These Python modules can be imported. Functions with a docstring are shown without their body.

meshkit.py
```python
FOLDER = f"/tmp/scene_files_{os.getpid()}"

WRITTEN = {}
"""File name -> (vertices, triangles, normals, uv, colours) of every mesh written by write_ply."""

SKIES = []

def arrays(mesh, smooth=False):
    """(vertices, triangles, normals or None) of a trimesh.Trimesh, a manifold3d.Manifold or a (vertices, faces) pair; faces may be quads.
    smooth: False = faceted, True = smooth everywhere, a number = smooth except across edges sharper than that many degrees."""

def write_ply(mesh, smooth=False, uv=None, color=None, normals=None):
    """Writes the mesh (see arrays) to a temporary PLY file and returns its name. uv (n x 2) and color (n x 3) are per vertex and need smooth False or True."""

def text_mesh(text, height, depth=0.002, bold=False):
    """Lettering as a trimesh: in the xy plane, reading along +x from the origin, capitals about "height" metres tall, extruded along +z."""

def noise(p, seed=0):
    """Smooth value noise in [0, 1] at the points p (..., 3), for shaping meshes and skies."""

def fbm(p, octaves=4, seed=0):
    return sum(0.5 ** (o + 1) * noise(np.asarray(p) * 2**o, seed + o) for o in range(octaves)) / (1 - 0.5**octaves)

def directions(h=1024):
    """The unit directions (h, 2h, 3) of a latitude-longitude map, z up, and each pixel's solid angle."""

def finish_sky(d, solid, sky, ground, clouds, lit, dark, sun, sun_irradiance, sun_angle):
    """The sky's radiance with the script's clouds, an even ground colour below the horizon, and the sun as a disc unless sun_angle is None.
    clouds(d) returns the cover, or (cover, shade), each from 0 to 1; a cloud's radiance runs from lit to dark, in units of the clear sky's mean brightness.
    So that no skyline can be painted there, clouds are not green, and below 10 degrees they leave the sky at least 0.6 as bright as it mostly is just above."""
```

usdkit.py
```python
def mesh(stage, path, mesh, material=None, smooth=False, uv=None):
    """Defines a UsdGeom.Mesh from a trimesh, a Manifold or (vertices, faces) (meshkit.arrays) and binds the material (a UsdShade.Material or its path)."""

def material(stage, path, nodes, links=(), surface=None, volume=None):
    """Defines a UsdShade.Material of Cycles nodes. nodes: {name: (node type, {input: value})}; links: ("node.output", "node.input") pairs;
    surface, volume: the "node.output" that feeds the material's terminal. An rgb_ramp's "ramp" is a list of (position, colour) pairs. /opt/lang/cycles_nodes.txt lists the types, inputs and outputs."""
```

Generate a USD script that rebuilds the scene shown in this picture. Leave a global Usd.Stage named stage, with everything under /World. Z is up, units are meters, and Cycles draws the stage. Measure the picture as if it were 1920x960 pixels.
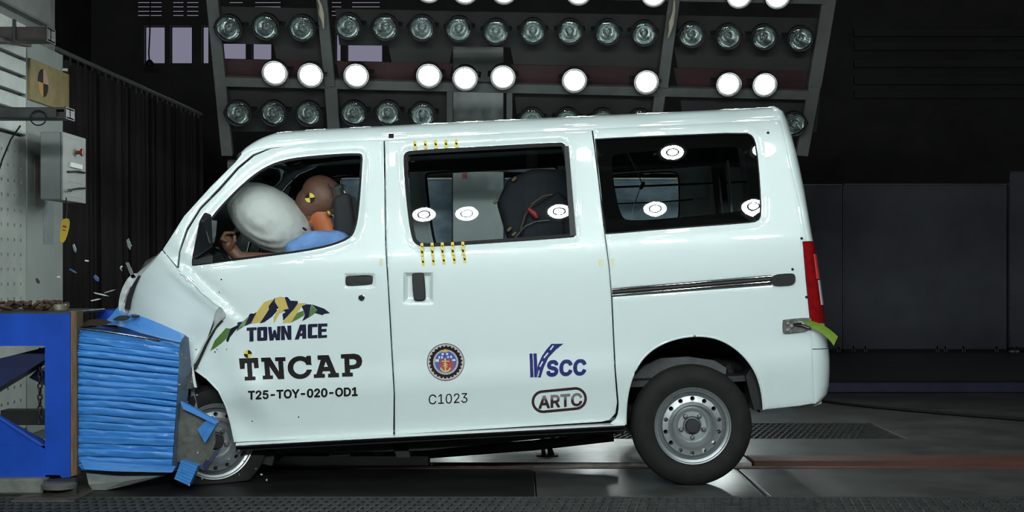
import math, random
import numpy as np, trimesh, shapely, manifold3d
from shapely.geometry import Polygon, Point, LineString, box as sbox
from shapely import affinity
from scipy.spatial import Delaunay
from scipy.interpolate import PchipInterpolator, make_interp_spline
import usdkit, meshkit
from pxr import Usd, UsdGeom, UsdLux, UsdShade, Gf, Sdf

stage = Usd.Stage.CreateInMemory()
UsdGeom.SetStageUpAxis(stage, 'Z'); UsdGeom.SetStageMetersPerUnit(stage, 1.0)
UsdGeom.Xform.Define(stage, '/World'); UsdGeom.Scope.Define(stage, '/World/Looks')
R = random.Random(7); NR = np.random.default_rng(7)

# ---------------------------------------------------------------- camera, light, exposure
D, F, CX, CY, ZC = 6.6, 2440.0, 981.0, 508.0, 1.0928     # distance to the van side, focal length in px, vanishing point, eye height
S = D / F                                               # metres per pixel on the van's side
cam = UsdGeom.Camera.Define(stage, '/World/camera')
cam.AddTranslateOp().Set(Gf.Vec3d(0, -D, ZC)); cam.AddRotateXOp().Set(90.0)
cam.CreateHorizontalApertureAttr(36.0); cam.CreateVerticalApertureAttr(18.0)
cam.CreateFocalLengthAttr(F / 1920 * 36)
cam.CreateHorizontalApertureOffsetAttr(-(CX - 960) / 1920 * 36)
cam.CreateVerticalApertureOffsetAttr((CY - 480) / 1920 * 36)
cam.CreateClippingRangeAttr(Gf.Vec2f(0.05, 200))
cam.CreateFStopAttr(0.0); cam.CreateFocusDistanceAttr(D)
cam.CreateExposureAttr(0.24)
LAMP, BIG = 43.0, 94.0                                  # radiance of a lit lamp's lens, of the large floods behind the camera
LAMP_COL = (0.90, 1.0, 0.99)
SKY = (0.066, 0.062, 0.082)                             # overcast daylight beyond the hall's windows
dome = UsdLux.DomeLight.Define(stage, '/World/sky')
dome.CreateColorAttr(Gf.Vec3f(*SKY)); dome.CreateIntensityAttr(1.0)

# ---------------------------------------------------------------- helpers
def W(px, py, y):
    """the point at depth y behind the van's near side that the photograph shows at (px, py)"""
    k = (D + y) / F
    return np.array([(px - CX) * k, y, ZC - (py - CY) * k])
_names, _off = {}, {}
def numbered(parent, name):
    k = (parent, name); n = _names.get(k, 0); _names[k] = n + 1
    return name if n == 0 else f'{name}_{n:03d}'
def tag(p, label=None, cat=None, group=None, kind=None):
    for k, v in (('label', label), ('category', cat), ('group', group), ('kind', kind)):
        if v: p.SetCustomDataByKey(k, v)
    return p
def thing(name, label, cat, loc=(0, 0, 0), group=None, kind=None):
    path = '/World/' + numbered('/World', name)
    x = UsdGeom.Xform.Define(stage, path); x.AddTranslateOp().Set(Gf.Vec3d(*map(float, loc)))
    _off[path] = np.array(loc, float)
    return tag(x.GetPrim(), label, cat, group, kind)
def obj(name, mesh, m, parent=None, smooth=30, label=None, kind=None, cat=None, group=None):
    base = str(parent.GetPath()) if parent is not None else '/World'
    if hasattr(mesh, 'to_mesh'):
        q = mesh.to_mesh(); mesh = trimesh.Trimesh(q.vert_properties[:, :3], q.tri_verts, process=False)
    o = _off.get(base)
    path = base + '/' + numbered(base, name)
    if parent is not None: _off[path] = o if o is not None else np.zeros(3)
    mesh = trimesh.Trimesh(np.array(mesh.vertices) - (o if o is not None else 0), np.array(mesh.faces), process=False)
    p = usdkit.mesh(stage, path, mesh, m, smooth=smooth).GetPrim()
    return tag(p, label, cat, group, kind)
def dup(src, loc, label=None, group=None, cat=None, name=None):
    was = src.GetCustomData()
    r = thing(name or src.GetName().rstrip('0123456789').rstrip('_'), label or was['label'], cat or was['category'], loc, group or was.get('group'))
    r.GetReferences().AddInternalReference(src.GetPath()); r.SetInstanceable(True)
    return r
def cat(*ms): return trimesh.util.concatenate([m for m in ms])
def cbox(x0, x1, y0, y1, z0, z1, b=0.004):
    """a box with chamfered edges"""
    P = []
    for x, sx in ((x0, 1), (x1, -1)):
        for y, sy in ((y0, 1), (y1, -1)):
            for z, sz in ((z0, 1), (z1, -1)):
                P += [(x + sx * b, y + sy * b, z), (x + sx * b, y, z + sz * b), (x, y + sy * b, z + sz * b)]
    return trimesh.convex.convex_hull(np.array(P))
def beam(p, q, w, h, b=0.003, up=(0, 0, 1)):
    """a chamfered bar of section w x h from p to q (h along 'up')"""
    p, q = np.array(p, float), np.array(q, float); L = np.linalg.norm(q - p); x = (q - p) / L
    y = np.cross(up, x); y /= np.linalg.norm(y); z = np.cross(x, y)
    m = cbox(0, L, -w / 2, w / 2, -h / 2, h / 2, b); T = np.eye(4); T[:3, :3] = np.stack([x, y, z], 1); T[:3, 3] = p
    m.apply_transform(T); return m
def tube(pts, r, sides=8, closed=False):
    p = np.asarray(pts, float); n = len(p)
    t = np.gradient(p, axis=0) if not closed else np.roll(p, -1, 0) - np.roll(p, 1, 0)
    t /= np.linalg.norm(t, axis=1, keepdims=True) + 1e-12
    a = np.cross(t, np.where(np.abs(t[:, 2:]) < 0.9, [0, 0, 1.0], [1.0, 0, 0])); a /= np.linalg.norm(a, axis=1, keepdims=True) + 1e-12
    b, g = np.cross(t, a), np.arange(sides) * 2 * np.pi / sides
    rr = np.broadcast_to(r, (n,))[:, None, None]
    v = (p[:, None] + rr * (np.cos(g)[None, :, None] * a[:, None] + np.sin(g)[None, :, None] * b[:, None])).reshape(-1, 3)
    f = []
    for i in range(n if closed else n - 1):
        for j in range(sides):
            A, B = i * sides + j, i * sides + (j + 1) % sides; C, E = ((i + 1) % n) * sides + (j + 1) % sides, ((i + 1) % n) * sides + j
            f += [(A, B, C), (A, C, E)]
    if not closed:
        v = np.vstack([v, p[0], p[-1]]); c0, c1 = len(v) - 2, len(v) - 1
        for j in range(sides):
            f += [(c0, (j + 1) % sides, j), (c1, (n - 1) * sides + j, (n - 1) * sides + (j + 1) % sides)]
    return trimesh.Trimesh(v, f, process=False)
def lathe(prof, n=48, axis=(0, 0, 1), at=(0, 0, 0)):
    """revolve (radius, height) about the axis"""
    m = trimesh.creation.revolve(np.array(prof, float), sections=n)
    m.apply_transform(trimesh.geometry.align_vectors([0, 0, 1], np.array(axis, float) / np.linalg.norm(axis))); m.apply_translation(at); return m
def hull(pts, r, n=1):
    """convex hull of spheres: a rounded solid"""
    r = np.broadcast_to(r, (len(pts),)); s = trimesh.creation.icosphere(n, 1.0).vertices
    return trimesh.convex.convex_hull(np.vstack([s * k + np.array(p) for p, k in zip(pts, r)]))
def mani(m): return manifold3d.Manifold(manifold3d.Mesh(np.asarray(m.vertices, np.float32), np.asarray(m.faces, np.uint32)))
def unmani(m):
    q = m.to_mesh(); return trimesh.Trimesh(q.vert_properties[:, :3], q.tri_verts, process=False)
def body_of(bones, res=0.02, it=12):
    """union of tapered bones, smoothed into one continuous surface"""
    m = manifold3d.Manifold()
    for p, q, a, b in bones: m = m + mani(hull([p, q], [a, b], 2))
    t = unmani(m.refine_to_length(res)); t.merge_vertices()
    trimesh.smoothing.filter_taubin(t, lamb=0.5, nu=0.52, iterations=it); return t
def ext(poly, y0, y1, yref=None):
    """a polygon traced in the photograph at depth yref, extruded along y from y0 to y1"""
    yref = y0 if yref is None else yref
    k = (D + yref) / F
    P = poly if isinstance(poly, Polygon) else Polygon(poly)
    P = affinity.affine_transform(P.buffer(0), [k, 0, 0, -k, -CX * k, ZC + CY * k])
    m = cat(*[trimesh.creation.extrude_polygon(g, y1 - y0) for g in getattr(P, 'geoms', [P])])
    v = np.array(m.vertices); m = trimesh.Trimesh(np.stack([v[:, 0], y0 + v[:, 2], v[:, 1]], 1), np.array(m.faces)[:, ::-1], process=False); return m
def chaikin(P, n=2, closed=True):
    P = np.array(P, float)
    for _ in range(n):
        Q = np.roll(P, -1, 0); P = np.stack([.75 * P + .25 * Q, .25 * P + .75 * Q], 1).reshape(-1, 2)
    return P
def spline(P, n):
    P = np.array(P, float); t = np.concatenate([[0], np.cumsum(np.linalg.norm(np.diff(P, axis=0), axis=1))])
    return [tuple(p) for p in make_interp_spline(t, P, 3)(np.linspace(0, t[-1], n))]
def grid_mesh(G, flip=False, closed_u=False):
    """a mesh from an (n, m, 3) array of points"""
    n, m = G.shape[:2]; i, j = np.meshgrid(np.arange(n - 1), np.arange(m - 1), indexing='ij')
    a = i * m + j; q = np.stack([a, a + 1, a + m + 1, a + m], -1).reshape(-1, 4)
    f = np.vstack([q[:, [0, 1, 2]], q[:, [0, 2, 3]]])
    return trimesh.Trimesh(G.reshape(-1, 3), f[:, ::-1] if flip else f, process=False)
def solid(m, off):
    """an open sheet given thickness: a second skin at +off and walls around its borders"""
    v, f = np.array(m.vertices), np.array(m.faces); n = len(v)
    e = np.vstack([f[:, [0, 1]], f[:, [1, 2]], f[:, [2, 0]]]); key = np.sort(e, 1)
    _, inv, cnt = np.unique(key, axis=0, return_inverse=True, return_counts=True); be = e[cnt[inv.ravel()] == 1]
    walls = np.vstack([np.stack([be[:, 1], be[:, 0], be[:, 0] + n], 1), np.stack([be[:, 1], be[:, 0] + n, be[:, 1] + n], 1)])
    return trimesh.Trimesh(np.vstack([v, v + np.asarray(off)]), np.vstack([f, f[:, ::-1] + n, walls]), process=False)

# ---------------------------------------------------------------- materials
_mats = {}
def mat(name, col, rough=0.5, metal=0.0, coat=0.0, var=0.0, scale=8.0, bump=0.0, bscale=None, col2=None, spec=0.5, stretch=(1, 1, 1), detail=4, lo=0.35, hi=0.65, sheen=0.0):
    if name in _mats: return _mats[name]
    n = {'p': ('principled_bsdf', {'base_color': col, 'roughness': rough, 'metallic': metal, 'coat_weight': coat, 'coat_roughness': 0.02, 'specular_ior_level': spec, 'sheen_weight': sheen})}
    L = []
    if var or col2 is not None or bump:
        n['g'] = ('geometry', {}); n['mp'] = ('mapping', {'scale': stretch}); L.append(('g.position', 'mp.vector'))
    if var or col2 is not None:
        c2 = col2 if col2 is not None else tuple(max(0, c * (1 - var)) for c in col)
        n['n'] = ('noise_texture', {'scale': scale, 'detail': float(detail), 'roughness': 0.6}); L.append(('mp.vector', 'n.vector'))
        n['r'] = ('rgb_ramp', {'ramp': [(lo, c2), (hi, col)]}); L += [('n.fac', 'r.fac'), ('r.color', 'p.base_color')]
    if bump:
        n['bn'] = ('noise_texture', {'scale': bscale or scale * 3, 'detail': 5.0, 'roughness': 0.6}); n['b'] = ('bump', {'strength': 1.0, 'distance': bump})
        L += [('mp.vector', 'bn.vector'), ('bn.fac', 'b.height'), ('b.normal', 'p.normal')]
    _mats[name] = usdkit.material(stage, '/World/Looks/' + name, n, L, surface='p.BSDF'); return _mats[name]
def glass(name, tint, rough=0.0, ior=1.5):
    if name in _mats: return _mats[name]
    _mats[name] = usdkit.material(stage, '/World/Looks/' + name, {'t': ('transparent_bsdf', {'color': tint}), 'g': ('glossy_bsdf', {'color': (1, 1, 1), 'roughness': rough}), 'f': ('fresnel', {'IOR': ior}), 'm': ('mix_closure', {})},
        [('f.fac', 'm.fac'), ('t.BSDF', 'm.closure1'), ('g.BSDF', 'm.closure2')], surface='m.closure'); return _mats[name]
def emit(name, col, strength):
    if name in _mats: return _mats[name]
    _mats[name] = usdkit.material(stage, '/World/Looks/' + name, {'e': ('emission', {'color': col, 'strength': strength})}, [], surface='e.emission'); return _mats[name]
PAINT = mat('white_paint', (0.69, 0.79, 0.79), 0.32, coat=1.0)
INNER = mat('inner_trim', (0.16, 0.17, 0.17), 0.6, var=.2)
DARKTRIM = mat('dark_trim', (0.018, 0.018, 0.02), 0.6)
RUBBER = mat('black_rubber', (0.010, 0.010, 0.010), 0.6, spec=.2, bump=.0004, bscale=120)
PLASTIC = mat('black_plastic', (0.016, 0.0165, 0.018), 0.45, spec=.3)
TYRE = mat('tyre_rubber', (0.017, 0.0165, 0.016), 0.75, spec=.25, var=.3, scale=14, bump=.0006, bscale=60)
RIM = mat('silver_rim', (0.41, 0.435, 0.45), 0.38, metal=0.7)
CHROME = mat('chrome', (0.8, 0.81, 0.82), 0.12, metal=1.0)
STEEL = mat('dull_steel', (0.25, 0.25, 0.25), 0.45, metal=0.8, var=.4, scale=20)
UNDER = mat('underbody', (0.012, 0.012, 0.012), 0.7, var=.4, scale=12)
GLASS = glass('window_glass', (0.80, 0.84, 0.84))

# ---------------------------------------------------------------- the hall
CONC = mat('hall_floor_concrete', (0.095, 0.098, 0.090), 0.38, var=.45, scale=2.3, bump=.0006, bscale=40)
HALL = mat('hall_wall_dark', (0.045, 0.041, 0.040), 0.8, var=.4, scale=1.5)
BLACKSTEEL = mat('black_floor_steel', (0.012, 0.011, 0.011), 0.42, var=.5, scale=5, bump=.0008, bscale=25)
X0, X1, Y0, Y1, H = -7.5, 9.0, -9.5, 16.0, 8.5
def zf(py): return ZC * F / (py - CY) - D        # depth y of a floor point seen at row py
# floor: slab with a trench for the two gratings
def slab(x0, x1, y0, y1, m=CONC, name='floor_slab', parent=None, z0=-0.3, z1=0.0, b=0.003, **k):
    return obj(name, cbox(x0, x1, y0, y1, z0, z1, b), m, parent, **k)
floor = tag(thing('floor', None, None), kind='structure')
g0, g1 = -1.7, zf(931)            # near grating
r0, r1 = zf(879), zf(857)         # rust rail
f0, f1 = zf(823), zf(793)         # far grating
fx0, fx1 = 0.08, 2.50
slab(X0, X1, Y0, g0, parent=floor)
xs = [X0, -1.58, -0.02, (1450 - CX) * (D + g1 + .2) / F * 1.0, X1]
MIDC = mat('plate_grey', (0.085, 0.088, 0.082), 0.33, var=.5, scale=3, bump=.0005, bscale=45)
slab(X0, 0.06, g1, r0, BLACKSTEEL, 'floor_plate', floor)
slab(0.066, 1.165, g1, r0, MIDC, 'floor_plate', floor)
slab(1.20, X1, g1, r0, CONC, 'floor_plate', floor)
obj('drain_slot', cat(cbox(1.165, 1.177, g1, r0, -.05, -.002, .001), cbox(1.189, 1.20, g1, r0, -.05, -.002, .001)), STEEL, floor)
slab(X0, X1, g1 - .001, r1, BLACKSTEEL, 'floor_bed', floor, z0=-.5, z1=-.3)
LITCONC = mat('lit_floor_concrete', (0.72, 0.73, 0.67), 0.4, var=.35, scale=4, bump=.0008, bscale=30)  # concrete paled to carry the light falling under the van from its far side
slab(-3.2, 1.30, r1, f0, LITCONC, 'floor_plate', floor)
slab(X0, -3.206, r1, f0, CONC, 'floor_plate', floor)
slab(1.318, X1, r1, f0, CONC, 'floor_plate', floor)
slab(X0, fx0, f0, f1, CONC, 'floor_plate', floor); slab(fx1, X1, f0, f1, CONC, 'floor_plate', floor)
slab(X0, X1, f1, Y1, parent=floor)
slab(X0, X1, g0, g1, BLACKSTEEL, 'trench_bed', floor, z0=-.5, z1=-.25); slab(fx0, fx1, f0, f1, BLACKSTEEL, 'trench_bed', floor, z0=-.5, z1=-.25)
RUST = mat('rusty_rail', (0.12, 0.036, 0.024), 0.6, col2=(0.06, 0.028, 0.022), scale=9, stretch=(.3, 3, 3), bump=.001)
rail = thing('floor_rail', 'long rusty red guide rail let into the floor behind the rear wheel', 'rail', (0, (r0 + r1) / 2, -.3))
ra_, rb_ = zf(875), zf(868.5)
obj('rail_edge', cbox(-6, X1 - .02, r0 + .003, ra_, -.3, .004), RUST, rail); obj('rail_edge', cbox(1.31, X1 - .02, rb_, r1 - .003, -.3, .012), RUST, rail); obj('rail_edge', cbox(-6, 1.30, rb_, r1 - .003, -.3, .004), LITCONC, rail)  # last edge is pale: the brightly lit stretch under the van painted in
obj('groove', cbox(-6, X1 - .02, ra_, rb_, -.3, -.06), UNDER, rail)
GRATE = mat('grating_steel', (0.06, 0.064, 0.063), 0.45, metal=.3, var=.4, scale=18)
def grating(x0, x1, y0, y1, label, px, skew, py):
    t = thing('floor_grating', label, 'grating', ((x0 + x1) / 2, (y0 + y1) / 2, -.04))
    for a in ((x0, x1, y0, y0 + .012), (x0, x1, y1 - .012, y1)): obj('frame_bar', cbox(*a, -.04, 0, .002), GRATE, t)
    bars = [beam((x, y0 + .01, -.02), (x + skew, y1 - .01, -.02), .010, .034, .001) for x in np.arange(x0 + .02 - min(0, skew), x1 - .02 - max(0, skew), px)]
    cross = [beam((x0 + .01, y, -.016), (x1 - .01, y, -.016), .010, .028, .001) for y in np.arange(y0 + .05, y1 - .02, py)]
    obj('bars', cat(*bars, *cross), GRATE, t, smooth=False, kind='stuff')
grating(-4.6, 4.6, g0, g1, 'wide steel floor grating running along the front edge of the floor', .044, .22, .085)
grating(fx0, fx1, f0, f1, 'steel floor grating behind the van and its rear wheel', .042, .30, .12)
BLUEKERB = mat('dark_blue_kerb', (0.02, 0.022, 0.06), 0.5, var=.3)
obj('floor_beam', cbox(-1.5, X1 - .05, zf(737), zf(737) + .13, 0, .10, .01), BLUEKERB, cat='beam', label='low dark blue beam lying across the floor behind the van')
ys = np.linspace(0, 1, 24)
cab = [np.array([(1535 + 385 * t - CX) * (D + 3.2 - 1.1 * t) / F, 3.2 - 1.1 * t + .05 * math.sin(9 * t), .02]) for t in ys]
cab = []
for t in np.linspace(-.6, 1.9, 60):
    px = 1520 + 400 * t; py = 750 + 40 * (abs(t) ** .75) * (1 if t > 0 else -.25); yy = zf(py); cab.append(((px - CX) * (D + yy) / F, yy, .013))
obj('cable', tube(cab, .012, 8), RUBBER, cat='cable', label='black cable trailing across the floor from behind the rear bumper')
# walls, ceiling
def struct(name, m, mt, **k): return obj(name, m, mt, None, kind='structure', **k)
struct('wall_left', cbox(X0 - .2, X0, Y0, Y1, -.3, H), HALL); struct('wall_right', cbox(X1, X1 + .2, Y0, Y1, -.3, H), HALL)
struct('wall_front', cbox(X0 - .2, X1 + .2, Y0 - .2, Y0, -.3, H), HALL); struct('ceiling', cbox(X0 - .2, X1 + .2, Y0 - .2, Y1 + .2, H, H + .2), HALL)
def WX(px): return (px - CX) * (D + Y1) / F
def WZ(py): return ZC - (py - CY) * (D + Y1) / F
wins = [(270, 310), (319, 361), (378, 392), (415, 462), (472, 510), (629, 640), (650, 718)]
P = sbox(X0 - .2, -.3, X1 + .2, H)
for a, b in wins: P = P.difference(sbox(WX(a), WZ(120), WX(b), WZ(48)))
lou = []
for x0_, x1_ in ((258, 303), (324, 344), (350, 372), (430, 455), (478, 526), (622, 640), (660, 712)):
    for y_ in (4.5, 12.5, 21, 28.5): P = P.difference(sbox(WX(x0_), WZ(y_ + .9), WX(x1_), WZ(y_ - .9)))
m = trimesh.creation.extrude_polygon(P, .03); v = np.array(m.vertices)
wb = tag(thing('wall_back', None, None), kind='structure')
obj('wall_face', trimesh.Trimesh(np.stack([v[:, 0], Y1 + v[:, 2], v[:, 1]], 1), m.faces[:, ::-1], process=False), HALL, wb)
PANE = glass('far_pane', (0.92, 0.93, 0.95))
for i, (a, b) in enumerate(wins):
    w = tag(thing(f'window_{i + 1}', None, None, (WX((a + b) / 2), Y1, WZ(120))), kind='structure')
    x0_, x1_, z0_, z1_ = WX(a), WX(b), WZ(120), WZ(48)
    fr = cat(cbox(x0_, x0_ + .02, Y1 + .03, Y1 + .08, z0_, z1_), cbox(x1_ - .02, x1_, Y1 + .03, Y1 + .08, z0_, z1_), cbox(x0_, x1_, Y1 + .03, Y1 + .08, z0_, z0_ + .02), cbox(x0_, x1_, Y1 + .03, Y1 + .08, z1_ - .02, z1_))
    obj('window_frame', fr, PLASTIC, w); obj('pane', cbox(x0_ + .01, x1_ - .01, Y1 + .05, Y1 + .052, z0_ + .01, z1_ - .01, .0005), PANE, w)
wc = [W(282, 0, Y1 - 1), W(281, 60, Y1 - 1), W(279, 100, Y1 - 1), W(280.5, 118, Y1 - 1)]
hl = thing('hanging_light', 'thin dark cable with a small lamp head hanging before the leftmost window', 'light', wc[-1])
obj('cord', tube([wc[0] + [0, 0, 4.0]] + wc, .012, 6), PLASTIC, hl); obj('lamp_head', lathe([(0, 0), (.06, 0), (.07, .05), (.03, .1), (0, .11)], 16, (0, 0, 1), wc[-1] - [0, 0, .05]), PLASTIC, hl)
# faint ribs on the right rear wall
for i, py in enumerate((62, 88, 120, 152, 178)):
    z = ZC - (py - CY) * (D + Y1) / F
    obj('wall_rib', cbox(WX(1600), X1 - .02, Y1 - .08, Y1 - .001, z - .07, z + .07), mat('rib_grey', (0.04, 0.038, 0.038), .8), wb)
# pale column with a red sign, behind the lamps
COL = mat('column_grey', (0.62, 0.67, 0.65), 0.6, var=.12, scale=3)
yc = 5.3
col = thing('column', 'pale grey square column rising behind the van between the lamp rows', 'column', W(896, 508, yc) * [1, 1, 0] + [0, .2, 0])
a, b = W(849, 508, yc), W(944, 508, yc)
obj('shaft', cbox(a[0], b[0], yc, yc + .4, 0, W(0, 76, yc)[2], .006), COL, col); obj('base_plate', cbox(a[0] - .06, b[0] + .06, yc - .06, yc + .46, 0, .02), STEEL, col)
REDS = mat('red_sign', (0.55, 0.03, 0.025), 0.4)
p = W(871, 329, yc - .02)
sg = thing('wall_sign', 'small square red sign with a cross of pale lines on the grey column', 'sign', p)
obj('plate', cbox(p[0] - .024, p[0] + .024, yc - .012, yc - .001, p[2] - .026, p[2] + .026, .002), REDS, sg)
WHT = mat('white_print', (0.55, 0.5, 0.45), .5)
obj('marking', cat(cbox(p[0] - .018, p[0] + .018, yc - .0135, yc - .012, p[2] - .002, p[2] + .002, .0003), cbox(p[0] - .002, p[0] + .002, yc - .0135, yc - .012, p[2] - .018, p[2] + .018, .0003)), mat('sign_line', (.25, .04, .03), .5), sg)
# wheeled partition screens at the back
SCREEN = mat('navy_screen', (0.105, 0.11, 0.135), 0.65, var=.2, scale=3); SCREENB = mat('blue_grey_sheet', (0.36, 0.47, 0.56), 0.6, col2=(0.17, 0.24, 0.31), scale=3.5, stretch=(1, 1, 2), bump=.002, bscale=12)
CAST = mat('caster_grey', (0.35, 0.36, 0.36), 0.4)
def screen(px0, px1, py0, py1, y, m, label, cast):
    a, b = W(px0, py0, y), W(px1, py1, y)
    t = thing('partition_screen', label, 'screen', ((a[0] + b[0]) / 2, y, 0))
    obj('panel', cbox(a[0], b[0], y, y + .06, b[2], a[2], .006), m, t)
    obj('edge_strip', cbox(a[0] - .012, a[0], y - .01, y + .07, b[2], a[2], .003), STEEL, t); obj('top_rail', cbox(a[0], b[0], y - .01, y + .07, a[2], a[2] + .02, .003), mat('rail_grey', (.2, .21, .2), .35, metal=.6), t)
    obj('bottom_rail', cbox(a[0], b[0], y - .015, y + .075, b[2] - .04, b[2], .004), PLASTIC, t)
    for cx in cast:
        c = W(cx, py1, y); zz = b[2] - .04
        k = obj('caster', cat(cbox(c[0] - .02, c[0] - .012, y - .03, y + .06, .035, zz), cbox(c[0] + .012, c[0] + .02, y - .03, y + .06, .035, zz), cbox(c[0] - .025, c[0] + .025, y - .035, y + .065, zz - .02, zz)), CAST, t)
        obj('caster_wheel', lathe([(.0, -.012), (.035, -.012), (.04, -.006), (.04, .006), (.035, .012), (0, .012)], 16, (1, 0, 0), (c[0], y + .015, .04)), PLASTIC, k)
yb = 10.9
screen(1490, 1580, 348, 655, yb, SCREEN, 'dark navy wheeled partition screen just right of the van', (1572, 1512))
screen(1582, 1888, 347, 655, yb + .1, SCREEN, 'widest dark navy wheeled partition screen at the right rear of the hall', (1600, 1622, 1757, 1772, 1806, 1868))
screen(1894, 2180, 324, 652, yb, SCREEN, 'tall dark screen with a bright edge at the far right', (1897, 1906, 2100))
screen(640, 848, 337, 712, 5.9, SCREENB, 'blue grey sheeted screen behind the front half of the van', (660, 830))
screen(946, 1290, 337, 712, 5.9, SCREENB, 'blue grey sheeted screen behind the rear half of the van', (960, 1270))
screen(1292, 1488, 337, 712, 6.0, SCREENB, 'short blue grey sheeted screen behind the van tail', (1310, 1470))
# dark curtain on a steel rail at the left
CURT = mat('black_curtain', (0.075, 0.068, 0.064), 0.8, var=.3, scale=6, stretch=(4, 4, .3)); RAILM = mat('bright_rail', (0.85, 0.86, 0.84), 0.35, coat=1)
ct = thing('strip_curtain', 'long black curtain in loose folds hanging from a bright steel rail at left', 'curtain', (-4.6, 9, 0))
ra, rb = W(95, 107, 5.9), W(376, 220.5, 11.3); zt = 3.23
ra[2] = rb[2] = zt
p1 = W(117, 117, 0); 
def rail_pt(t): return ra + (rb - ra) * t
obj('curtain_rail', tube([ra + [0, 0, .02], (ra + rb) / 2 + [0, 0, .02], rb + [0, 0, .02]], .026, 16), RAILM, ct)
nw = 26
for i in range(nw):
    t0, t1 = i / nw, (i + 1) / nw; G = []
    for u in np.linspace(t0, t1 - .002, 7):
        p = rail_pt(u); o = .035 * math.sin((u - t0) * nw * 2 * math.pi + i * 1.3) + .012 * math.sin(u * 90)
        G.append([(p[0] + o * (1 + .5 * s), p[1] + .02 * s, zt - .05 - (zt - .12) * s) for s in np.linspace(0, 1, 5)])
    obj('curtain_strip', solid(grid_mesh(np.array(G), True), (-.006, 0, 0)), CURT, ct)
    p = rail_pt((t0 + t1) / 2); obj('hook', beam(p + [0, 0, 0], p + [0, 0, -.09], .012, .02, .002, up=(1, 0, 0)), STEEL, ct)

# ---------------------------------------------------------------- the bank of flood lamps behind the van
RIGC = mat('rig_grey', (0.12, 0.128, 0.123), 0.55, var=.2, scale=6); BOARD = mat('rig_board', (0.03, 0.031, 0.030), 0.7); REDB = mat('rig_board_red', (0.055, 0.018, 0.021), 0.6, var=.4, scale=5)
TILT = math.radians(25)
def rig(px, py, off=0):
    Z = (9.8 + .5 * py / 280) * (1 + .045 * (px - 400) / 1150)
    p = W(px, py, Z - D); return p + np.array([0, math.cos(TILT), math.sin(TILT)]) * off
rg = thing('lamp_frame', 'large grey steel frame leaning forward that carries the rows of flood lamps', 'frame', (0, 3.5, 0))
UPN = (0, -math.cos(TILT), -math.sin(TILT))
def rbar(p0, p1, w=.10, off=.12, name='frame_bar', m=RIGC): return obj(name, beam(rig(*p0, off), rig(*p1, off), w, .06, .004, up=UPN), m, rg)
rbar((394, -22), (1562, 2)); rbar((398, 160), (1530, 186), .075)
rbar((388, -40), (408, 165), .09); rbar((408, 165), (421, 300), .09)
rbar((596, -40), (616, 168), .085, .10); rbar((617, 168), (626, 300), .10)
rbar((1272, -40), (1244, 170), .09, .10); rbar((1242, 170), (1222, 300), .09)
rbar((1568, -40), (1532, 170), .11); rbar((1532, 170), (1508, 300), .1)
rbar((421, 318), (1502, 330), .06); rbar((842, 170), (842, 318), .05); rbar((955, 172), (955, 300), .05)
def board(px0, py0, px1, py1, py2, py3, m, name='back_board'):
    G = np.array([[rig(px0, py0, .2), rig(px1, py1, .2)], [rig(px0 + 8, py2, .2), rig(px1 - 8, py3, .2)]])
    return obj(name, solid(grid_mesh(G, True), (0, .012, .006)), m, rg)
for a, b in ((398, 608), (622, 1256), (1274, 1550)):
    fx = (a - 400) * .019; fy = (b - 400) * .019
    board(a, 24 + fx, b, 24 + fy, 95 + fx * .6, 95 + fy * .6, BOARD)
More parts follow.
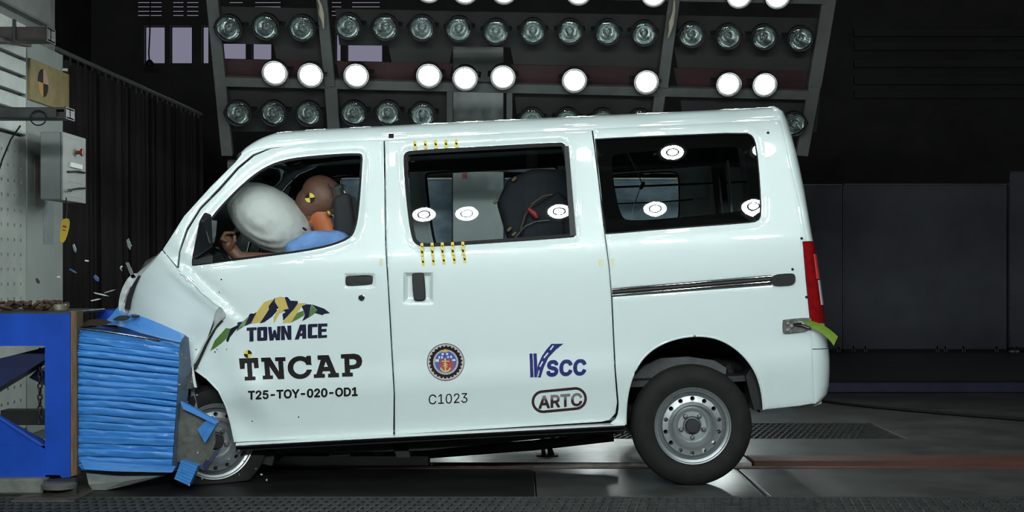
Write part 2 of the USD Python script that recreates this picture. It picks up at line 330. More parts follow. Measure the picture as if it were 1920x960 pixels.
for a, b in ((398, 608), (622, 842), (958, 1256), (1274, 1550)): fx = (a - 400) * .019; fy = (b - 400) * .019; board(a + 6, 175 + fx, b - 2, 175 + fy, 262, 262, BOARD)
for a, b in ((405, 610), (624, 846), (946, 1252), (1268, 1540)):
    fx = (a - 400) * .019; fy = (b - 400) * .019
    board(a, 124 + fx, b, 124 + fy, 166 + fx, 166 + fy, REDB, 'back_board')
board(722, 92, 848, 94, 130, 132, BOARD); board(955, 94, 1252, 100, 134, 140, BOARD); board(1268, 100, 1545, 104, 140, 146, BOARD); board(503, 92, 608, 94, 128, 130, BOARD)
LENS = glass('lamp_lens', (0.85, 0.88, 0.875)); REFL = mat('reflector', (0.5, 0.54, 0.53), 0.17, metal=1.0); CAN = mat('lamp_can', (0.016, 0.016, 0.016), 0.5)
GLOW = emit('lamp_glow', LAMP_COL, LAMP)
def axis(t): return np.array([0, -math.cos(t), -math.sin(t)])
def make_lamp(loc, lit, label, group, ax=None, name='flood_lamp'):
    ax = axis(TILT) if ax is None else ax
    t = thing(name, label, 'lamp', loc, group); L = lambda prof, n=28: lathe(prof, n, ax, loc)
    obj('housing', L([(.103, .0), (.1, -.06), (.07, -.13), (.04, -.16), (0, -.165), (0, -.16), (.037, -.155), (.066, -.126), (.094, -.06), (.097, 0)]), CAN, t)
    obj('rim_ring', L([(.094, -.004), (.107, -.004), (.107, .008), (.1, .014), (.094, .010)]), CAN, t)
    if lit:
        obj('lens', L([(0, .012), (.040, .010), (.076, .004), (.082, -.002), (0, -.006)]), GLOW, t)
        if ax[1] > 0: obj('lens_ring', L([(.038, .0), (.045, .0), (.045, .020), (.038, .020), (.038, 0)]), CAN, t)
    else:
        obj('reflector', L([(.092, -.004), (.085, -.030), (.068, -.058), (.045, -.078), (.020, -.088), (0, -.089)]), REFL, t)
        obj('bulb', L([(0, -.03), (.012, -.034), (.016, -.05), (.012, -.088), (0, -.088)], 12), LENS, t)
        obj('lens', L([(0, .018), (.03, .016), (.06, .011), (.085, .002), (.094, -.004)]), LENS, t)
        obj('lens_ring', L([(.058, .012), (.062, .012), (.062, .0155), (.058, .0155), (.058, .012)]), REFL, t)
    c = np.array(loc); side = np.array([1.0, 0, 0]); back = -ax
    yk = [c + side * s * .112 + back * b for s, b in ((-1, .02), (-1, .17), (1, .17), (1, .02))]
    obj('bracket', cat(*[beam(yk[i], yk[i + 1], .02, .008, .001, up=(0, .3, .95)) for i in range(3)]), CAN, t)
    return t
ORD = 'first second third fourth fifth sixth seventh eighth ninth tenth eleventh twelfth thirteenth fourteenth fifteenth sixteenth'.split()
up = [(428, 53), (498, 51), (566, 53), (653, 50), (722, 52), (791, 53), (860, 55), (930, 60), (999, 59), (1069, 60), (1139, 61), (1208, 63), (1297, 66), (1366, 69), (1433, 70), (1501, 73)]
lit = [(515, 137), (582, 141), (668, 142), (804, 142), (872, 147), (943, 145), (1077, 151), (1212, 154), (1366, 158), (1434, 159)]
low = [(446, 213), (512, 213), (578, 214), (663, 213), (727, 213), (792, 216), (997, 226), (1064, 226), (1130, 227), (1200, 228), (1489, 233)]
toplit = [(804, -19), (872, -16), (945, -16), (1085, -14), (1226, -11), (1386, -8), (1458, -7)]
off0 = lit0 = None
for k, q in enumerate(up):
    l = f'{ORD[k]} unlit flood lamp from the left in the upper row behind the van'
    if off0 is None: off0 = make_lamp(rig(*q), False, l, 'unlit flood lamps')
    else: dup(off0, rig(*q), l)
lowl = ['leftmost lamp of the lower row, over the windscreen', 'second lamp of the lower row, above the windscreen', 'third lamp of the lower row, left of the frame post', 'lamp of the lower row just right of the frame post', 'fifth lamp of the lower row, above the front door', 'sixth lamp of the lower row, half sunk behind the roof']
for k, q in enumerate(low):
    dup(off0, rig(*q), ('unlit flood ' + lowl[k]) if k < 6 else 'unlit flood lamp peeping past the rear edge of the van roof' if k == 10 else 'unlit flood lamp of the lower row hidden behind the middle of the roof')
for k, q in enumerate(lit):
    l = f'{ORD[k]} glowing flood lamp from the left in the lit row above the van roof'
    if lit0 is None: lit0 = make_lamp(rig(*q), True, l, 'lit flood lamps')
    else: dup(lit0, rig(*q), l)
HID = [(x, y + 150) for x, y in lit]
for k, q in enumerate(HID): dup(lit0, rig(*q), 'glowing flood lamp of the lowest lit row hidden behind the van roof', 'hidden lit lamps')
for k, q in enumerate(toplit): dup(lit0, rig(*q), f'{ORD[k]} glowing flood lamp from the left cut by the top edge')
# torn pale tape / cable ends on the frame
TAPE = mat('pale_tape', (0.5, 0.46, 0.33), .7)
for a, b, c, l in (((596, -6), (603, 24), (607, 52), 'pale frayed cord end tied to the frame post above the front door'), ((1264, 0), (1258, 42), (1252, 70), 'pale frayed cord end tied to the frame post at right')):
    p = [rig(*q, -.02) for q in (a, ((a[0] + b[0]) / 2 + 2, (a[1] + b[1]) / 2), b, ((b[0] + c[0]) / 2 + 1, (b[1] + c[1]) / 2), c)]
    obj('cord_end', tube(p, [.006, .012, .022, .012, .004], 8), TAPE, cat='cord', label=l)

# ---------------------------------------------------------------- the same kind of lamp bank on the camera's side, seen mirrored in paint and glass
def axn(t): return np.array([0, math.cos(t), -math.sin(t)])
nr = thing('lamp_frame', 'grey lamp frame on the near side of the van, seen only mirrored in its windows', 'frame', (0, -2.2, 0))
for z, y in ((2.5, -2.2), (3.05, -1.95), (3.5, -1.74)): obj('frame_bar', beam((-3.2, y - .12, z - .13), (3.2, y - .12, z - .13), .06, .06), RIGC, nr)
for x in (-3.2, 0, 3.2):
    obj('frame_post', beam((x, -2.45, 2.0), (x, -1.5, 4.1), .08, .06), RIGC, nr); obj('hanger', beam((x, -1.52, 4.05), (x, -1.52, H), .04, .04, up=(1, 0, 0)), RIGC, nr)
near0 = None
NEAR_LIT = [(-2.9, 0), (-2.2, 0), (-1.55, 0), (-.748, 0), (-.447, 0), (.203, 0), (.875, 0), (1.56, 0), (2.3, 0), (-2.4, 1), (-1.7, 1), (-.96, 1), (.38, 1), (.99, 1), (1.63, 1), (2.4, 1),
    (-2.5, 2), (-1.0, 2), (.3, 2), (1.8, 2)]
for x, r in NEAR_LIT:
    loc = np.array([x, (-2.2, -1.95, -1.74, -1.53)[r], (2.46, 3.05, 3.5, 3.95)[r]])
    if near0 is None: near0 = make_lamp(loc, True, 'glowing flood lamp on the near side of the van, seen mirrored in its side', 'near side lit lamps', axn(TILT))
    else: dup(near0, loc)

# large floods behind the camera, mirrored as flat discs along the belt line; small floods on the floor beyond the van that light the ground under it
GLOWB = emit('flood_glow', LAMP_COL, BIG)
big0 = None
def make_big(loc):
    ax = np.array([0, math.cos(.32), -math.sin(.32)]); t = thing('studio_flood', 'large round floodlight hung behind the camera, mirrored along the van belt line', 'lamp', loc, 'large floodlights behind the camera')
    obj('housing', lathe([(.30, 0), (.29, -.10), (.15, -.28), (0, -.30), (0, -.29), (.14, -.27), (.27, -.10), (.285, 0)], 32, ax, loc), CAN, t); obj('lens', lathe([(0, .015), (.15, .012), (.275, -.002), (0, -.01)], 32, ax, loc), GLOWB, t)
    obj('hanger', beam(np.array(loc) - ax * .2, (loc[0], loc[1] - .2, H), .05, .05, up=(1, 0, 0)), CAN, t); return t
for x in (-2.8, -1.7, -.62, .47, 1.56, 2.65):
    loc = np.array([x, -8.5, 3.6])
    if big0 is None: big0 = make_big(loc)
    else: dup(big0, loc)
fl0 = None
for x in (-1.5, -.5, .55, 1.5):
    loc = np.array([x, 3.3, .78])
    if fl0 is None:
        fl0 = make_lamp(loc, True, 'small floodlight on a floor stand hidden behind the van, lighting the floor under it', 'floor floodlights behind the van', np.array([0, -math.cos(.25), -math.sin(.25)]), 'floor_flood')
        obj('stand', cat(beam((x, 3.48, 0), (x, 3.48, .80), .03, .03, up=(1, 0, 0)), cbox(x - .2, x + .2, 3.35, 3.6, 0, .012), beam((x - .112, 3.47, .79), (x + .112, 3.47, .79), .02, .02)), CAN, fl0)
    else: dup(fl0, loc)

# ---------------------------------------------------------------- the van
WID = 1.665
_us = np.arange(1.02, 1.85, .06); _ys = .024 + np.concatenate([[0], np.cumsum(.06 * np.tan(np.radians(10.5 + 9.8 * (_us[:-1] + .03 - 1.02))))])
_prof = PchipInterpolator([-.3, -.10, 0, .10, .20, .235, .27, .40, .60, .80, .90, .96] + list(_us), [.09, .052, .034, .020, .008, .003, .001, .008, .006, .001, .004, .0125] + list(_ys))
def sill(a): return 835 - (a - 440) * .0521
def gauss(a, b, cx, cy, sx, sy, rot=0):
    c, s = math.cos(rot), math.sin(rot); u = ((a - cx) * c + (b - cy) * s) / sx; v = (-(a - cx) * s + (b - cy) * c) / sy; return np.exp(-(u * u + v * v) / 2)
def sstep(x): x = np.clip(x, 0, 1); return x * x * (3 - 2 * x)
def dish(a, b, x0, y0, x1, y1, d, e):
    k = np.minimum(np.minimum(a - x0, x1 - a), np.minimum(b - y0, y1 - b)); return d * sstep(k / e)
def Yab(a, b):
    """depth of the van's skin: tumblehome above the belt line, tuck-under below, bent in at the crushed front"""
    a, b = np.asarray(a, float), np.asarray(b, float)
    y = _prof((sill(a) - b) * S)
    y = y + .14 * np.clip((345 - a) / 115, 0, 1.3) ** 2 * np.clip((b - 430) / 60, 0, 1)          # rounded, crushed front corner
    y = y + .026 * gauss(a, b, 452, 790, 28, 26) + .012 * gauss(a, b, 400, 690, 22, 30, .7) - .016 * gauss(a, b, 468, 730, 20, 60, -.5)
    y = y + .022 * gauss(a, b, 372, 525, 60, 9, .72) - .016 * gauss(a, b, 392, 560, 60, 9, .72) - .010 * gauss(a, b, 345, 520, 40, 8, .72)
    y = y + .020 * gauss(a, b, 362, 640, 26, 22) + .006 * gauss(a, b, 300, 560, 30, 18, .5)
    y = y + dish(a, b, 755, 510, 813, 569, .024, 9) + dish(a, b, 645, 513, 704, 540, .012, 5)
    return y
def surf(px, py, off=0.0):
    px, py = np.asarray(px, float), np.asarray(py, float); a, b = px.copy(), py.copy()
    for _ in range(4):
        y = Yab(a, b); k = (D + y) / D; a = CX + (px - CX) * k; b = CY + (py - CY) * k
    return np.stack([(a - CX) * S, y + off, ZC - (b - CY) * S], -1)
def spts(P, off=0.0): P = np.array(P, float); return surf(P[:, 0], P[:, 1], off)
def panel(poly, holes=(), step=9, thick=.022, edge=.0035, lip=None, fine=()):
    """a body panel cut out of the van's skin: rolled edges, thickness, recessed window openings"""
    P = Polygon(poly, holes).buffer(0); P = P if P.geom_type == 'Polygon' else max(P.geoms, key=lambda g: g.area)
    pts = [np.array(shapely.segmentize(r, 5).coords)[:-1] for r in [P.exterior, *P.interiors]]
    q = P.buffer(-2.2)
    for g in getattr(q, 'geoms', [q]):
        for r in [g.exterior, *g.interiors]: pts.append(np.array(shapely.segmentize(r, 6).coords)[:-1])
    if lip:
        for d in (5, 9, 14):
            for h in P.interiors:
                r = Polygon(h).buffer(d).exterior; c = np.array(shapely.segmentize(r, 8).coords)[:-1]; pts.append(c[shapely.contains_xy(P.buffer(-3), c[:, 0], c[:, 1])])
    x0, y0, x1, y1 = P.bounds
    g = np.stack(np.meshgrid(np.arange(x0, x1, step), np.arange(y0, y1, step)), -1).reshape(-1, 2) + NR.uniform(-.2, .2, (1, 2))
    pts.append(g[shapely.contains_xy(P.buffer(-6), g[:, 0], g[:, 1])])
    for (a0, b0, a1, b1, st) in fine:
        g = np.stack(np.meshgrid(np.arange(a0, a1, st), np.arange(b0, b1, st)), -1).reshape(-1, 2); pts.append(g[shapely.contains_xy(P.buffer(-3), g[:, 0], g[:, 1])])
    V = np.unique(np.round(np.vstack(pts), 2), axis=0)
    T = Delaunay(V).simplices; c = V[T].mean(1); T = T[shapely.contains_xy(P, c[:, 0], c[:, 1])]
    sp = shapely.points(V); off = edge * (1 - np.clip(shapely.distance(sp, P.exterior) / 2.2, 0, 1))
    for h in P.interiors:
        d = shapely.distance(sp, h)
        off = off + (lip * (1 - sstep(d / 14)) if lip else edge * (1 - np.clip(d / 2.2, 0, 1)))
    X = surf(V[:, 0], V[:, 1]) + np.stack([0 * off, off, 0 * off], -1)
    n = np.cross(X[T[:, 1]] - X[T[:, 0]], X[T[:, 2]] - X[T[:, 0]]); T[n[:, 1] > 0] = T[n[:, 1] > 0][:, ::-1]
    m = trimesh.Trimesh(X, T, process=False); m.remove_unreferenced_vertices()
    return solid(m, (0, thick, 0)) if thick else m
def decal(poly, raise_=.0017, t=.0007):
    """a flat print or a thin plate following the skin"""
    ms = []
    for g in (getattr(poly, 'geoms', None) or [poly]) if not isinstance(poly, (list, np.ndarray)) else [Polygon(poly).buffer(0)]:
        for gg in getattr(g, 'geoms', [g]):
            if gg.area < .05: continue
            m = trimesh.creation.extrude_polygon(gg, 1.0)
            if 0 < raise_ < .003 and t < .002:
                vv, ff = trimesh.remesh.subdivide_to_size(m.vertices, m.faces, 11.0); m = trimesh.Trimesh(vv, ff, process=False)
            v = np.array(m.vertices)
            X = surf(v[:, 0], v[:, 1]); X[:, 1] -= raise_ + v[:, 2] * t - t
            ms.append(trimesh.Trimesh(X, m.faces[:, ::-1], process=False))
    m = cat(*ms); 
    return m if m.volume > 0 else trimesh.Trimesh(m.vertices, m.faces[:, ::-1], process=False)
def mir(m): v = np.array(m.vertices); v[:, 1] = WID - v[:, 1]; return trimesh.Trimesh(v, np.array(m.faces)[:, ::-1], process=False)
van = thing('van', 'white van with logos on its doors and its nose crushed against the blue barrier', 'van', W(900, 912, .83) * [1, 1, 0])

# --- outlines in the photograph
door = [(719, 262), (650, 264), (570, 269), (507, 279), (477, 292), (447, 317), (412, 357), (377, 392), (352, 432), (338, 472), (335, 503), (374, 540), (414, 577), (404, 600), (386, 648), (365, 694), (388, 709), (410, 732), (425, 762), (434, 795), (442, 829), (590, 823), (737, 816), (738, 740), (728, 560), (722, 460)]
win1 = chaikin([(358, 498), (360, 478), (379, 430), (404, 395), (445, 352), (485, 318), (530, 298), (600, 290), (672, 286), (680, 290), (679, 310), (674, 385), (668, 428), (656, 449), (600, 468), (470, 485), (362, 499)], 2)
slide = [(721.3, 262), (1109, 241), (1117, 300), (1132, 430), (1141, 500), (1146, 560), (1152, 690), (1157, 755), (1154, 775), (1143, 787), (1128, 791), (740, 815), (740, 740), (730, 560), (724, 460)]
win2 = chaikin([(757, 296), (760, 287), (770, 283), (900, 276), (1046, 268), (1057, 269), (1062, 280), (1070, 360), (1077, 441), (1074, 444), (900, 456), (798, 462), (782, 459), (772, 446), (763, 380)], 2)
ARCH = spline([(1173, 796), (1174, 762), (1178, 733), (1188, 701), (1209, 668), (1241, 645), (1273, 634), (1304, 630), (1341, 634), (1373, 649), (1399, 672), (1418, 701), (1428, 733), (1432, 768)], 48)
quarter = [(1111.5, 241), (1300, 232), (1463, 224), (1472, 260), (1482, 310), (1503, 395), (1513, 452), (1505, 453), (1510.5, 520), (1519, 605), (1523, 640), (1527, 756), (1500, 761)] + ARCH[::-1] + [(1162, 797), (1138, 798), (1146, 792.5), (1154, 786), (1158.5, 777), (1160, 765), (1160, 755), (1154.5, 690), (1148.5, 560), (1143, 500), (1134, 430), (1119, 300)]
win3 = chaikin([(1117, 263), (1117, 261), (1250, 255), (1398, 249), (1412, 256), (1418, 275), (1424, 340), (1427, 402), (1421, 414), (1400, 417), (1250, 428), (1137, 438), (1136, 436), (1126, 350)], 1)
win3i = chaikin([(1146, 296), (1152, 289), (1200, 284), (1380, 273), (1396, 282), (1401, 330), (1404, 385), (1394, 396), (1290, 406), (1180, 415), (1164, 405), (1152, 350)], 2)
win3f = chaikin([(1146, 298), (1152, 292), (1200, 287), (1322, 279), (1337, 288), (1341, 330), (1344, 388), (1334, 400), (1250, 409), (1180, 415), (1164, 405), (1152, 350)], 2)
slot = [(1148, 541), (1447, 516), (1447, 535), (1148, 557)]
fender = [(303, 470), (318, 486), (332, 504), (372, 541), (411, 578), (400, 602), (383, 648), (362, 692), (350, 700), (341, 672), (338, 630), (270, 608), (238, 592), (240, 560), (251, 535), (264, 516), (285, 493)]
pillar = [(453, 289), (470, 281), (507, 276), (474, 289), (444, 314), (409, 353), (374, 389), (349, 429), (335, 471), (332, 500), (318, 484), (305, 468), (320, 445), (345, 405), (395, 350), (440, 305)]
DF = [(645, 510, 706, 543, 3), (753, 508, 815, 571, 3)]
dr = obj('front_door', panel(door, [win1], lip=.010, fine=DF[:1]), PAINT, van)
sd = obj('sliding_door', panel(slide, [win2], lip=.012, fine=DF[1:]), PAINT, van)
qp = obj('rear_quarter_panel', panel(quarter, [win3, slot], lip=.006), PAINT, van)
fd = obj('front_fender', panel(fender, step=6), PAINT, van); obj('windscreen_pillar', panel(pillar, step=6), PAINT, van)
# the far side, the same panels mirrored
for nm, P, hs, lp in (('front_door', [(719, 262), (570, 269), (507, 279), (447, 317), (377, 392), (338, 472), (330, 505), (300, 560), (300, 640), (365, 694), (410, 732), (442, 829), (737, 816), (738, 740), (728, 560)], [win1], .01), ('sliding_door', slide, [win2], .01), ('rear_quarter_panel', quarter, [win3f], .006), ('windscreen_pillar', pillar, [], None)):
    obj(nm, mir(panel(P, hs, step=22, lip=lp)), PAINT, van)
obj('front_fender', mir(panel([(303, 470), (330, 505), (300, 560), (300, 640), (262, 640), (238, 592), (264, 516)], step=12)), PAINT, van)
# glass, rubber frames, frit
def ring(P, o, i): P = Polygon(P); return P.buffer(o).difference(P.buffer(-i))
def pane(P, off=.016, grow=1.0, par=van, name='window_pane', m=GLASS, mirror=False):
    q = panel(np.array(Polygon(P).buffer(grow).exterior.coords)[:-1], step=14, thick=0, edge=0); q.apply_translation((0, off, 0)); return obj(name, mir(q) if mirror else q, m, par)
def band(P, o, i, off=.010, h=.012, par=van, name='window_seal', m=RUBBER, mirror=False):
    q = decal(ring(P, o, i), -off, h); return obj(name, mir(q) if mirror else q, m, par)
for P, o, i in ((win1, 1.5, 4), (win2, 1.5, 5.5)):
    if P is win2: pane(P)
    band(P, o, i); pane(P, mirror=True, name='window_pane'); band(P, o, i, mirror=True, name='window_seal')
obj('door_glass_rear_seal', decal(Polygon([(1058, 274), (1066, 274), (1080, 440), (1069, 443)]), .0, .012), PLASTIC, van)
pane(win3, .006, .8); obj('window_frit', decal(Polygon(win3).buffer(-.5).difference(Polygon(win3i)), -.0150, .001), mat('frit_black', (.006, .006, .006), .9, spec=.0), van)
pane(win3f, .016, 1, name='window_pane', mirror=True); band(win3f, 2, 3, mirror=True, name='window_seal')
band(win3, 1.6, .8, .004, .006)
# roof: a crowned shell from gutter to gutter
gut = np.array([(453, 289), (470, 281), (490, 274), (520, 269), (570, 265), (640, 261), (720, 257), (850, 250), (1000, 243), (1150, 236), (1300, 229), (1400, 224), (1462, 221)], float)
gx = np.concatenate([np.linspace(453, 520, 10), np.linspace(530, 1462, 60)]); gy = PchipInterpolator(gut[:, 0], gut[:, 1])(gx)
edge3 = surf(gx, gy, 0)
topf = np.clip((gx - 453) / 60, 0, 1) ** .6
rise = np.array([(0, 0), (.004, .016), (.012, .034), (.028, .050), (.06, .061), (.12, .070), (.22, .080), (.40, .090), (.8325, .098)])
def roof_grid():
    rows = []
    for (ix, iz) in list(rise) + [(None, r) for r in range(len(rise) - 2, -1, -1)]:
        if ix is None: ix, iz = rise[iz]; far = True
        else: far = False
        r = edge3.copy(); yy = edge3[:, 1] + ix * ((WID / 2 - edge3[:, 1]) / .8325)
        r[:, 1] = WID - yy if far else yy; r[:, 2] += iz * (.25 + .75 * topf); r[:, 0] += (1 - topf) * (-.25 * np.minimum(ix, .4)); rows.append(r)
    return np.array(rows)
RG = roof_grid()
obj('roof', solid(grid_mesh(RG, True), (0, 0, -.02)), PAINT, van)
def strip(P0, P1, m, name, par=van, off=.0, h=.006): return obj(name, decal(Polygon(list(P0) + list(P1)[::-1]), off, h), m, par)
gl = [tuple(p) for p in np.stack([gx, gy], 1)]
obj('roof_gutter', decal(Polygon([(x, y - .4) for x, y in gl] + [(x, y + (2.6 if x < 722 else 2.8)) for x, y in gl[::-1]]), -.006, .010), RUBBER, van)
obj('gutter_clip', decal(sbox(729, 251, 738, 259), .004, .014), RUBBER, van)
# windscreen, cowl, nose
ws = np.array([(503, 268), (470, 281), (453, 289), (440, 305), (395, 350), (345, 405), (320, 445), (304, 469)], float)
we = spts(ws, .012)
def loft(E, bulge, n=17, z=None):
    rows = []
    for t in np.linspace(0, 1, n):
        r = E.copy(); r[:, 1] = E[:, 1] + (WID - 2 * E[:, 1]) * t; b = 1 - abs(2 * t - 1) ** 2.4; r[:, 0] -= np.asarray(bulge) * b
        if z is not None: r[:, 2] += np.asarray(z) * b
        rows.append(r)
    return np.array(rows)
obj('windscreen', solid(grid_mesh(loft(we, np.linspace(.10, .14, len(we))), True), (.006, 0, 0)), glass('windscreen_glass', (.6, .66, .64)), van)
ne = spts([(303, 470), (285, 493), (264, 516), (251, 535), (240, 560), (238, 592)], .01)
G = loft(ne, np.array([.10, .16, .16, .10, .05, .02]), 25); nz = meshkit.fbm(G * 7.0, 3, 5) - .5; G[1:-1, :, 0] += nz[1:-1] * .10; G[1:-1, :, 2] += nz[1:-1, ::-1] * .05
obj('crumpled_bonnet', solid(grid_mesh(G, True), (.008, 0, -.004)), PAINT, van)
le = spts([(238, 592), (270, 609), (338, 631)], .012); obj('nose_underside', solid(grid_mesh(loft(le, [.0, 0, 0], 9), True), (0, 0, .006)), UNDER, van)
be = np.array([W(346, 632, .02), W(352, 700, .02), W(360, 760, .03), W(372, 822, .05)]); G = loft(be, [.02, .03, .03, .02], 25); G[:, :, 0] += (meshkit.fbm(G * 9.0, 3, 8) - .5) * .06
obj('crushed_bumper', solid(grid_mesh(G, True), (.02, 0, 0)), mat('crushed_grey', (.22, .24, .25), .5, var=.5, scale=12, bump=.003, bscale=20), van)
# headlamp on the nose
HL = mat('lamp_clear', (.62, .66, .66), .12, coat=1, var=.4, scale=22)
hp = [(224, 578), (226, 556), (233, 536), (244, 518), (258, 511), (262, 516), (251, 533), (241, 553), (236, 574), (237, 590), (228, 592)]
hm = ext(chaikin(hp, 1), .10, .26, .12); hl_ = obj('headlamp', hm, HL, van); obj('lamp_gap', ext([(262, 517), (265, 517), (254, 536), (243, 562), (239, 580), (235, 578), (240, 555), (250, 534)], .085, .15, .1), RUBBER, hl_)
obj('lamp_inner', ext([(233, 566), (239, 548), (246, 536), (243, 552), (237, 570)], .092, .12, .1), STEEL, hl_)
obj('bracket_tab', ext([(250, 513), (255, 520), (247, 522), (238, 500), (235, 492), (241, 492)], .10, .108, .1), STEEL, hl_)
# torn door edge, buckled strip
tm = decal(Polygon(chaikin([(401, 618), (404, 585), (412, 575), (419, 580), (425, 594), (416, 599), (405, 612), (388, 640), (368, 682), (364, 680), (385, 640)], 1)), .014, .012)
obj('torn_metal', tm, mat('bare_steel', (.46, .49, .48), .45, var=.3, scale=30), van)
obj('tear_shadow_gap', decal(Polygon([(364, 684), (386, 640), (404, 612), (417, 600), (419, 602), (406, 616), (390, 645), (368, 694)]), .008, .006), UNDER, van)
obj('buckled_seam', tube(spts([(333, 503), (343, 512), (352, 520), (360, 529), (371, 538), (379, 548), (392, 558), (402, 568), (412, 576)], -.004), [.004, .006, .010, .007, .011, .007, .008, .006, .003], 8), PAINT, van)
for a, b, w in (((338, 512), (352, 527), .004), ((356, 520), (372, 539), .006), ((372, 541), (381, 550), .005)):
    obj('paint_crack', tube(spts([a, ((a[0] + b[0]) / 2 + 2, (a[1] + b[1]) / 2 - 1), b], -.003), w, 6), mat('bare_metal_bright', (.75, .76, .75), .2, metal=.6), fd)
# sill and dark underbody
SL = mat('sill_white', (.80, .83, .82), .3, coat=1)
def surfstrip(top, bot, y_top, y_bot, m, name):
    a = np.array(top, float); b = np.array(bot, float); r = []
    for t in np.linspace(0, 1, 11):
        q = a * (1 - t) + b * t; yy = np.interp(t, [0, .2, .4, .6, .8, 1], [.030, .004, -.018, -.018, .004, .055]); r.append([W(x, y, yy) for x, y in q])
    return obj(name, solid(grid_mesh(np.array(r), False), (0, .03, 0)), m, van)
st = [(x, sill(x) - 4.4) for x in np.linspace(442, 1172, 40)]
surfstrip(st, [(x, y + 8.5) for x, y in st], .016, .06, SL, 'sill')
obj('sill_flange', ext([(x, y + 5) for x, y in st] + [(x, y + 15) for x, y in st[::-1]], .07, .10, .07), PLASTIC, van)
obj('underbody', ext([(452, 822), (1166, 782), (1166, 700), (500, 760), (452, 770)], .09, WID - .09, .09), UNDER, van)
chs = [[(447, 836), (1174, 798), (1168, 812), (1060, 816), (900, 833), (800, 843), (600, 848), (470, 846)], [(1056, 808), (1104, 806), (1092, 822), (1075, 828), (1060, 824)], [(560, 838), (575, 838), (573, 852), (562, 852)], [(736, 832), (765, 832), (770, 856), (745, 856)], [(610, 845), (660, 843), (655, 856), (618, 857)], [(690, 838), (722, 838), (715, 858), (698, 858)], [(480, 838), (520, 838), (512, 872), (486, 866)]]
for i, c in enumerate(chs): obj('chassis_rail' if i == 0 else 'chassis_bracket', ext(c, .22 + .05 * (i % 3), .5 + .06 * i, .25), UNDER, van)
WHB = mat('white_bracket', (.6, .62, .6), .6)
obj('exhaust_pipe', tube([W(440, 852, .7), W(600, 856, .7), W(800, 850, .75), W(1000, 835, .8), W(1150, 818, .8)], .03, 10), UNDER, van)
# wheel house
zc_ = W(1301, 798, 0)
WH = mat('wheelhouse', (.035, .036, .036), .6, var=.4, scale=8)
obj('rear_underbody', ext([(1436, 758), (1520, 748), (1520, 700), (1436, 700)], .09, WID - .09, .09), UNDER, van)
A3 = spts(ARCH, .02); G = np.array([A3 + [0, t, 0] for t in (0, .18, .42)]); obj('wheel_house', solid(grid_mesh(G, False), (0, 0, .012)), WH, van)
obj('wheel_house_back', ext(ARCH, .44, .46, .30), UNDER, van)
obj('arch_lip', tube(spts(ARCH, .002), .006, 8), PAINT, van)
obj('splash_panel', ext([(1183, 726), (1186, 708), (1208, 686), (1240, 672), (1290, 669), (1340, 676), (1362, 690), (1360, 720), (1190, 740)], .26, .30, .26), mat('splash_grey', (.10, .11, .115), .6, var=.5, scale=10), van)
obj('splash_guard', ext([(1404, 690), (1420, 706), (1429, 735), (1431, 765), (1412, 768), (1404, 740), (1396, 705)], .06, .20, .1), PLASTIC, van)
LEAF = mat('spring_steel', (.06, .06, .06), .5, metal=.4)
sp = obj('leaf_spring', cat(*[tube([W(1345, 700 + k * 5, .34), W(1385, 722 + k * 6, .34), W(1425, 748 + k * 6, .34)], .007, 6) for k in range(5)]), LEAF, van)
obj('shock_absorber', tube([W(1364, 682, .30), W(1384, 735, .34)], .022, 10), LEAF, van)
# rear corner: hatch strip, tail lamp, bumper
def rear(rows, y_end, m, name, par=van, r=.13, nt=14, mid=False, extra=0.0):
    G = []
    for (py, ps, pr) in rows:
        p0 = surf(ps, py, .004 + extra); xr = (pr - CX) * (D + p0[1] + .07) / F
        ys = np.concatenate([p0[1] + r * (1 - np.cos(np.linspace(0, math.pi / 2, nt))), [y for y in (.3, .5, WID / 2) if y > p0[1] + r + .02]]) if not mid else np.linspace(y_end, WID / 2, 5)
        if not mid: ys = ys[ys <= y_end + 1e-6]; ys = np.concatenate([ys, [y_end]]) if ys[-1] < y_end - .005 else ys
        ys = np.concatenate([ys, (WID - ys)[::-1][1 if abs(ys[-1] - WID / 2) < 1e-6 else 0:]]) if y_end >= WID / 2 or mid else ys
        u = np.clip((np.minimum(ys, WID - ys) - p0[1]) / r, 0, 1); xx = p0[0] + (xr - p0[0]) * np.sqrt(1 - (1 - u) ** 2)
        zz = p0[2] * np.ones(len(ys))
        G.append(np.stack([xx, ys, zz], 1))
    n = min(len(g) for g in G); G = np.array([g if len(g) == n else g[np.linspace(0, len(g) - 1, n).astype(int)] for g in G])
    return G
up_rows = [(199, 1450, 1456), (207, 1460, 1471), (224, 1463.5, 1479), (250, 1470, 1487), (280, 1477, 1495), (310, 1483, 1502), (355, 1494, 1511), (400, 1505, 1518), (430, 1510, 1523), (452, 1514, 1527)]
G = rear(up_rows, WID / 2, PAINT, 'hatch_top'); obj('tailgate', solid(grid_mesh(G, False), (-.02, 0, 0)), PAINT, van)
roof_back = np.array([RG[:, -1] + [.0, 0, 0], RG[:, -1] + [.012, 0, -.012]]); obj('roof_rear_edge', solid(grid_mesh(roof_back, False), (-.01, 0, 0)), PAINT, van)
mid_rows = [(452, 1514, 1527), (500, 1512, 1534), (550, 1517, 1542), (605, 1522, 1549)]
RED = mat('tail_lamp_red', (.30, .006, .008), .10, coat=1, col2=(.20, .004, .006), scale=30); BRIGHTRED = mat('tail_lamp_bright_red', (.75, .07, .07), .15, coat=1); CLR = mat('tail_lamp_clear', (.55, .56, .57), .12, coat=1)
lrows = [(453, 1506.5, 1529.5), (476, 1508.5, 1532.5), (500, 1510.5, 1536), (523, 1512.5, 1539.5), (525, 1512.8, 1539.8), (550, 1515.5, 1543), (572, 1517.5, 1546), (606, 1521, 1550)]
